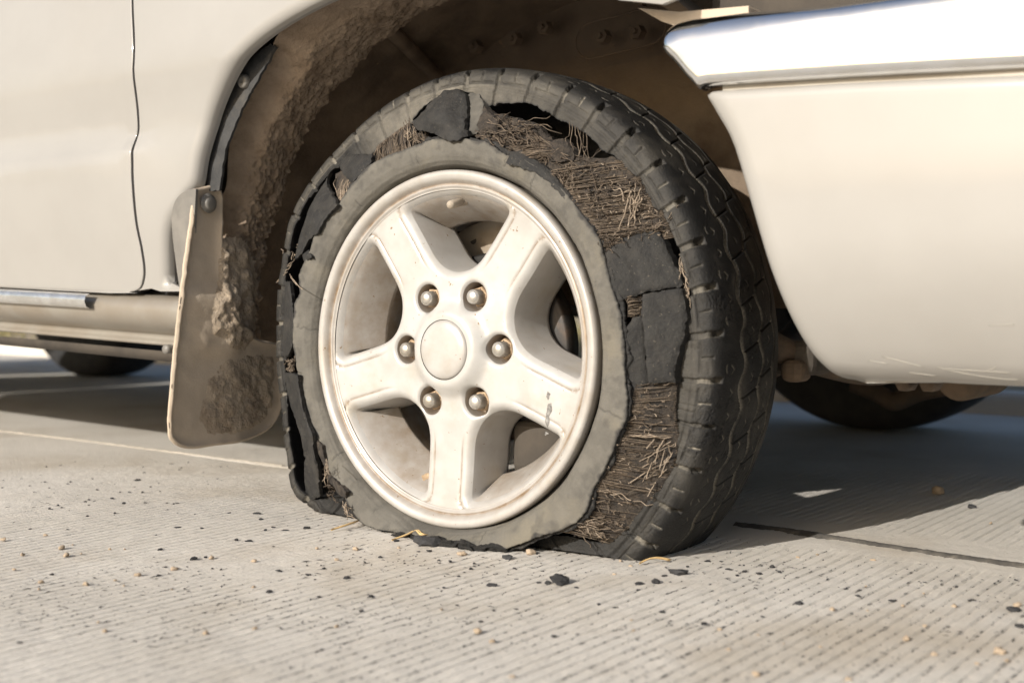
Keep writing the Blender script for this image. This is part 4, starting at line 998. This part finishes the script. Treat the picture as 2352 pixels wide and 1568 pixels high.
frayed([(795, 1120), (802, 1120), (806, 1150), (798, 1150)], 8, 55, 40, -.002, .003, m_=CORD_PALE, dirn=-1.5, spread=.3, dep=.004)
frayed([(836, 1222), (850, 1226), (856, 1262), (846, 1268)], 14, 56, 24, -.004, .003, m_=CORD_PALE, dirn=-1.6, spread=.6, dep=.004)
frayed([(1660, 612), (1680, 650), (1690, 730), (1680, 735), (1664, 660)], 22, 57, 40, .004, .003, m_=CORD_PALE, dirn=-1.4, spread=.4, dep=.004)
cord_layer([(1532, 728), (1540, 745), (1540, 775)], [(1570, 720), (1572, 745), (1568, 772)], 34, .007, 58, amp=.0008, gap=.0)

# ------------------------------------------------------------------ rest of the truck
def far_wheel(cx, cy, R, side):
    prof = np.array([(.20, .0), (.225, -.012), (.27, -.020), (.305, -.016), (R-.012, -.002), (R-.003, .015), (R, .04), (R+.002, .09), (R, .15), (R-.003, .175), (R-.012, .192), (.305, .206), (.27, .210), (.225, .202), (.20, .19)])
    v, f = lathe(prof, 90, (cx, cy, R)); v[:, 2] = np.maximum(v[:, 2], .001)
    wv = mesh_obj('wheel', v, f, FARTYRE, truck)
    v, f = lathe([(.20, .0), (.205, .004), (.19, .012), (.175, .03), (.165, .09), (.06, .085), (.05, .06), (0, .06)] if side < 0 else [(.20, .19), (.205, .186), (.19, .18), (.17, .12), (.165, .05), (.06, .06), (.05, .1), (0, .1)], 60, (cx, cy, R))
    mesh_obj('rim', v, f, FARRIM, wv)
far_wheel(-.045, 1.46, .335, 1)
far_wheel(-2.72, 1.37, .335, 1)
far_wheel(-2.72, .0, .335, -1)
def slab(name, prof, y0, y1, m_):
    prof = np.array(prof, float); n = len(prof)
    A_ = np.c_[prof[:, 0], np.full(n, y0), prof[:, 1]]; B_ = np.c_[prof[:, 0], np.full(n, y1), prof[:, 1]]
    F = [list(range(n))[::-1], [n+i for i in range(n)]]+[[i, (i+1) % n, n+(i+1) % n, n+i] for i in range(n)]
    o_ = mesh_obj(name, np.concatenate([A_, B_]), F, m_, truck, smooth=False); return o_
slab('underbody', [(-3.9, .42), (-3.2, .42), (-3.15, .75), (-2.3, .75), (-2.25, .31), (-.60, .285), (-.58, .70), (.60, .70), (.64, .30), (.85, .30), (.88, .9), (-3.9, .9)], .42, 1.25, UNDER)
slab('underbody', [(-2.36, .32), (-.62, .29), (-.62, .60), (-2.36, .60)], .06, .42, UNDER)
slab('far_sill', [(-2.25, .26), (-.55, .225), (-.50, .95), (-2.25, .95)], 1.50, 1.60, UNDER)
slab('far_fender', [(-.50, .62), (.45, .62), (.45, .95), (-.50, .95)], 1.45, 1.62, PAINT)
bevel_obj(slab('hood', [(-.56, .985), (.33, .985), (.88, .90), (.90, .95), (.55, 1.03), (-.56, 1.10)], .0, 1.60, PAINT), .03, 3)
bevel_obj(slab('cab', [(-2.28, .98), (-.535, .98), (-.56, 1.08), (-1.15, 1.58), (-1.35, 1.63), (-2.15, 1.63), (-2.25, 1.56)], .02, 1.58, PAINT), .04, 3)
slab('side_window', [(-1.62, 1.10), (-.80, 1.10), (-1.22, 1.50), (-1.62, 1.54)], .012, .03, GLASS)
bevel_obj(slab('rear_door', [(-2.27, .35), (-1.656, .33), (-1.656, .98), (-2.27, .98)], -.030, .02, PAINT), .006, 2)
bevel_obj(slab('cargo_bed', [(-3.95, .45), (-3.20, .45), (-3.10, .66), (-2.72, .76), (-2.38, .68), (-2.30, .40), (-2.295, 1.0), (-3.95, 1.0)], -.03, 1.60, PAINT), .02, 2)
bevel_obj(slab('bumper_front', [(.90, .22), (.97, .22), (1.0, .30), (1.0, .56), (.90, .57)], .03, 1.55, PAINT), .02, 2)
# suspension glimpsed between tyre and bumper
def susp():
    V, F = tubes([smooth_line([(.10, .20, .16), (.20, .45, .20), (.10, .85, .26)], 8)], .026, 10); mesh_obj('lower_control_arm', V, F, SUSP, truck)
    V, F = tubes([smooth_line([(.29, .16, .255), (.325, .26, .215), (.36, .46, .19), (.30, .80, .24), (.28, 1.2, .26)], 8)], .016, 10); mesh_obj('stabiliser_bar', V, F, SUSP, truck)
    c = unp(D([(1822, 870)]), 1, .22)[0]
    V, F = box(c[0]-.016, c[0]+.012, .215, .25, c[2]-.004, c[2]+.022); o_ = mesh_obj('bar_bracket', V, F, SUSP, truck, smooth=False); bevel_obj(o_, .009, 3)
    c = unp(D([(1826, 822)]), 1, .25)[0]
    V, F = box(c[0]-.028, c[0]+.030, .23, .30, c[2]-.020, c[2]+.020); o_ = mesh_obj('bar_bushing', V, F, UNDER, truck, smooth=False); bevel_obj(o_, .012, 3)
    for px, py, w_ in [(2078, 882, .008), (2134, 881, .009)]:
        c = unp(D([(px, py)]), 1, .16)[0]
        v, f = lathe([(0, -.01), (w_*.8, -.01), (w_, -.004), (w_, .02), (0, .02)], 6, c); mesh_obj('tow_bolt', v, f, SUSP, truck)
    c = unp(D([(2202, 868)]), 1, .30)[0]; v, f = lathe([(0, 0), (.020, 0), (.026, .004), (.026, .12)], 30, c); mesh_obj('bumper_stay', v, f, SUSP, truck)
    V, F = tubes([smooth_line([tuple(unp(D([a]), 1, .9)[0]) for a in [(1960, 880), (2020, 905), (2055, 922), (2110, 900), (2180, 885)]], 6)], .016, 8); mesh_obj('steering_link', V, F, SUSP, truck)
susp()

# ------------------------------------------------------------------ debris on the road
def blob_mesh(name, seed, flat, jag, m_, sub=2):
    import bmesh
    bm = bmesh.new(); bmesh.ops.create_icosphere(bm, subdivisions=sub, radius=1.0)
    r = np.random.default_rng(seed); o1 = r.uniform(0, 90, 3)
    for v in bm.verts:
        p_ = np.array(v.co); d = 1+jag*2*(fbm(p_[0]*1.7+o1[0], p_[1]*1.7+o1[1]+p_[2]*1.3, seed, 3)-.5)+jag*.8*(vn(p_[0]*5+o1[1], p_[2]*5+p_[1]*4, seed)-.5)
        v.co = Vector((p_[0]*d, p_[1]*d, max(p_[2]*d*flat, -flat*.55)))
    me = bpy.data.meshes.new(name); bm.to_mesh(me); bm.free(); me.materials.append(m_)
    me.polygons.foreach_set('use_smooth', np.full(len(me.polygons), m_ is PEBBLE)); return me
PEB = [blob_mesh('clod_mesh', i, .8, .60, PEBBLE) for i in range(6)]
CRU = [blob_mesh('crumb_mesh', 20+i, [.55, .4, .7, .5, .3, .6][i], .75, CRUMB) for i in range(6)]
dr_ = np.random.default_rng(77)
for i, (px, py, L, st_) in enumerate([(1068, 1334, .011, 1.6), (1098, 1339, .009, 1.4), (1130, 1343, .010, 1.7), (1165, 1348, .008, 1.6), (1205, 1350, .009, 1.9), (1015, 1324, .006, 1.3), (972, 1316, .006, 1.5), (925, 1302, .005, 1.4), (1250, 1346, .007, 2.0), (1286, 1336, .006, 1.8)]):
    P = unp(S([(px, py)]), 2, 0)[0]; me = blob_mesh('shred_mesh', 70+i, .45, .8, RUBBER, 3); o = bpy.data.objects.new('torn_rubber_shred', me); C.objects.link(o); o.parent = wheel
    o.location = (P[0], P[1]+.004, .0025); o.scale = (L*st_, L*.7, L); o.rotation_euler = (0, 0, .3*math.sin(i*2.3))
def put(name, me, px, size, stretch, label, cat, group, rot=None):
    P = unp(px, 2, 0)[0]; o_ = bpy.data.objects.new(name, me); C.objects.link(o_)
    z0 = min(v.co.z for v in me.vertices)
    sc = (size*stretch, size/math.sqrt(stretch), size)
    o_.location = (P[0], P[1], -z0*sc[2]-size*.06); o_.scale = sc; o_.rotation_euler = (0, 0, dr_.uniform(0, 6.28) if rot is None else rot)
    tag(o_, label, cat, group); return o_
def z5(l): return [((x/2.521), 1050+y/2.521, *r) for x, y, *r in l]
def z6(l): return [(800+x/2.613, 1172+y/2.613, *r) for x, y, *r in l]
def z7(l): return [(1608+x/2.613, 1172+y/2.613, *r) for x, y, *r in l]
pebbles = z5([(20, 687, 12), (380, 740, 14), (408, 786, 12), (278, 659, 8), (138, 780, 9), (88, 870, 7), (252, 950, 13), (530, 962, 13), (848, 905, 11), (1072, 870, 13), (1305, 800, 11), (1567, 820, 11), (1565, 980, 9), (1270, 1265, 14), (648, 1252, 10), (605, 1195, 7), (1575, 1235, 9), (2078, 1223, 11), (1955, 740, 8), (2195, 745, 12), (2080, 810, 8), (678, 745, 7), (770, 745, 5), (450, 717, 5), (500, 772, 5), (712, 936, 6), (765, 968, 5), (1060, 993, 5), (240, 990, 6)]) \
    + z6([(968, 982, 18), (1060, 1045, 14), (865, 487, 15), (1310, 480, 18), (460, 445, 8), (735, 838, 6), (1190, 1275, 14), (1950, 907, 8), (1965, 972, 8), (1840, 615, 7), (1880, 528, 8), (1945, 563, 7)]) \
    + z7([(405, 967, 9), (460, 1097, 11), (1125, 840, 13), (635, 1255, 16), (1225, 1290, 14), (1600, 1030, 16), (1775, 1130, 15), (1715, 945, 10), (1905, 820, 12), (1578, 815, 7), (2190, 1115, 24), (2310, 815, 14), (1050, 1078, 8), (1030, 487, 6), (1385, 523, 8), (905, 505, 6), (2140, 285, 7), (1340, 690, 5), (1710, 735, 6), (1350, 845, 6), (2050, 1185, 9), (2245, 1165, 9), (815, 1057, 7), (650, 1003, 6)])
named = {len(z5([0]*0)): None}
special = {(1072, 870): 'tan clod of dirt left of the wheel on the grooved concrete'}
for i, (x, y, s_) in enumerate(pebbles):
    me = PEB[i % 6]; P = unp(S([(x, y)]), 2, 0)[0]; dist = np.dot(P-CAM, FW)
    size = s_*1.5/2.6*K*dist/FPX
    if s_ >= 24: lb, gp = 'largest tan crumbled clod at the lower right edge of the road', None
    else:
        rg = 'left of the wheel' if x < 860 else 'in front of the wheel' if x < 1560 else 'right of the tyre'
        lb, gp = 'small tan clod of dry dirt on the concrete '+rg, 'tan dirt clods '+rg
    put('dirt_clod', me, S([(x, y)]), size, dr_.uniform(1, 1.35), lb, 'clod', gp)
put('stone', PEB[2], S([(1608+1805/2.613, 1172+92/2.613)]), .0095, 1.2, 'brown stone in the shadow under the front bumper', 'stone', None)
crumbs = z5([(285, 235, 6), (250, 288, 6), (435, 332, 8), (845, 320, 14), (890, 272, 10), (185, 355, 7), (600, 378, 8), (690, 430, 9), (765, 462, 9), (895, 457, 7), (1090, 458, 8), (1415, 522, 8), (1585, 527, 13), (1610, 560, 12), (1640, 628, 9), (1685, 608, 9), (1760, 627, 14), (1890, 615, 14), (1245, 615, 9), (1100, 610, 11), (1460, 688, 10), (1540, 695, 13), (1690, 725, 7), (1195, 805, 17), (1268, 793, 8), (1020, 853, 7), (320, 900, 8), (975, 905, 10), (1725, 877, 16), (2000, 862, 8), (1903, 903, 11), (2140, 925, 13), (1660, 1010, 14), (1965, 1037, 9), (2230, 1122, 11), (1990, 1363, 7), (990, 748, 13), (965, 655, 6), (540, 540, 7), (185, 618, 6), (415, 618, 6), (1310, 862, 6), (1365, 868, 7), (125, 1320, 12)]) \
    + z6([(130, 640, 14), (280, 755, 14), (220, 845, 12), (345, 505, 11), (655, 465, 12), (590, 467, 7), (790, 532, 9), (925, 577, 11), (843, 623, 10), (1055, 685, 18), (1160, 508, 22), (1360, 668, 12), (1415, 672, 16), (1600, 700, 12), (985, 913, 14), (1070, 845, 9), (835, 810, 7), (1215, 838, 10), (1742, 808, 10), (1845, 828, 12), (1605, 995, 9), (1455, 1010, 12), (2160, 628, 13), (1995, 678, 22), (2105, 668, 22), (1990, 714, 11), (2195, 662, 9), (2310, 563, 7), (445, 402, 12), (2145, 855, 14), (2270, 1140, 7)]) \
    + z7([(330, 530, 13), (465, 580, 15), (565, 595, 11), (515, 620, 8), (660, 610, 14), (740, 567, 13), (790, 600, 12), (670, 882, 13), (915, 805, 20), (300, 930, 14), (60, 1102, 8), (1290, 757, 12), (1210, 706, 8), (1300, 712, 10), (1515, 785, 13), (1715, 665, 7), (1820, 655, 8), (1920, 695, 9), (2025, 782, 14), (2300, 648, 8), (2290, 845, 26), (2330, 950, 22), (940, 1138, 9), (395, 783, 7), (90, 663, 8), (1710, 1110, 6), (2020, 185, 20)])
for i in range(70):
    crumbs.append((dr_.uniform(0, 560), dr_.uniform(1130, 1262), dr_.uniform(3, 7)))
for i in range(60):
    crumbs.append((dr_.uniform(350, 2300), dr_.uniform(1370, 1560), dr_.uniform(2.5, 5.5)))
for i in range(36):
    crumbs.append((dr_.normal(1250, 260), 1352+abs(dr_.normal(0, 45)), dr_.uniform(3, 8)))
for i in range(25):
    crumbs.append((dr_.uniform(1620, 2000), dr_.uniform(1370, 1470), dr_.uniform(3, 7)))
for i, (x, y, s_) in enumerate(crumbs):
    P = unp(S([(x, y)]), 2, 0)[0]; dist = np.dot(P-CAM, FW); size = s_*1.25/2.6*K*dist/FPX
    rg = ('below the mud flap' if x < 800 and y < 1290 else 'left of the wheel' if x < 860 else 'in front of the wheel' if x < 1560 else 'right of the tyre')
    put('rubber_crumb', CRU[i % 6], S([(x, y)]), size, dr_.uniform(1.0, 1.55), 'small black crumb of tyre rubber on the concrete '+rg, 'rubber crumb', 'black rubber crumbs '+rg)
def rubber_dust_groove_shade():  # loose rubber flakes; those lined along the grooves also stand in for groove shade
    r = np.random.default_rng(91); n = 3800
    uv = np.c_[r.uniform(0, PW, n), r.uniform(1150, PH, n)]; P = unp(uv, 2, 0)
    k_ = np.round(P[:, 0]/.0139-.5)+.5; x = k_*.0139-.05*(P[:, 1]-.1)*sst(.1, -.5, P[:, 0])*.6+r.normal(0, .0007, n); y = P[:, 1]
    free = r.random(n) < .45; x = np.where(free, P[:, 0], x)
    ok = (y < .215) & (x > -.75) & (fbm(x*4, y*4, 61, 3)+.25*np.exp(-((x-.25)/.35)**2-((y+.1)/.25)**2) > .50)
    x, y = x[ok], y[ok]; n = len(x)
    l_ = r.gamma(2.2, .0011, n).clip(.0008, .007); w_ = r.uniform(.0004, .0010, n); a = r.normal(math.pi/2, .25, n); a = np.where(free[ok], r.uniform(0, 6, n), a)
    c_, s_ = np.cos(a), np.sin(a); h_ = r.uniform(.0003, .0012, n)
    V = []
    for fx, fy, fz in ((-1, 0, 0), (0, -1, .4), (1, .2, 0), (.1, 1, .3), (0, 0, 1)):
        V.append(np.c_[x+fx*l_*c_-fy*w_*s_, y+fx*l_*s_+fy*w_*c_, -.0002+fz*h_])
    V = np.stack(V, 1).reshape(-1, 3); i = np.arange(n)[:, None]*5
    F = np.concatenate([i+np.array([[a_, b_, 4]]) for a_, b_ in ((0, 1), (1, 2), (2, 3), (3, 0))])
    o_ = mesh_obj('rubber_dust_groove_shade', V, F, CRUMB, smooth=False); tag(o_, 'fine black rubber dust on the concrete, part of it standing in for shade in the grooves', 'rubber dust', kind='stuff')
rubber_dust_groove_shade()
BIG = blob_mesh('fragment_mesh', 55, .30, .5, CRUMB, 3)
o = put('rubber_fragment', BIG, S([(1374, 1430)]), .0082, 1.25, 'largest black rubber fragment on the road in front of the wheel', 'rubber fragment', None, .9)
o.rotation_euler = (.5, .15, .9); o.location.z += .004
put('rubber_fragment', CRU[0], S([(1661, 1407)]), .0075, 1.3, 'lumpy black rubber fragment on the road right of the tyre foot', 'rubber fragment', None, .2)
put('rubber_fragment', CRU[5], S([(1049, 1334)]), .011, 1.4, 'black rubber fragment lying under the sidewall ring beside a straw', 'rubber fragment', None, .1)
def straw(px, label, rad=.0012, lift=.004, shift=0.0):
    P = unp(S(px), 2, 0.0); P = smooth_line(P, 5); n = len(P); P[:, 1] -= shift; P[:, 2] = .0018+lift*np.sin(np.linspace(0, 3.1, n))
    V, F = tubes([P, P+np.array([.0012, .0016, .0006])], [rad, rad*.7], 5); o_ = mesh_obj('straw', V, F, STRAW); tag(o_, label, 'straw', 'dry straws on the road'); return o_
straw([(811, 1301), (846, 1296), (872, 1287), (880, 1276)], 'dry straw at the left foot of the tyre')
straw([(980, 1321), (1014, 1317), (1037, 1312), (1049, 1321), (1064, 1319), (1080, 1311)], 'bent dry straw under the bottom of the sidewall ring', lift=.007, shift=.014)
straw([(1566, 1383), (1600, 1379), (1640, 1376)], 'thin yellow straw at the right foot of the tyre', .0010)
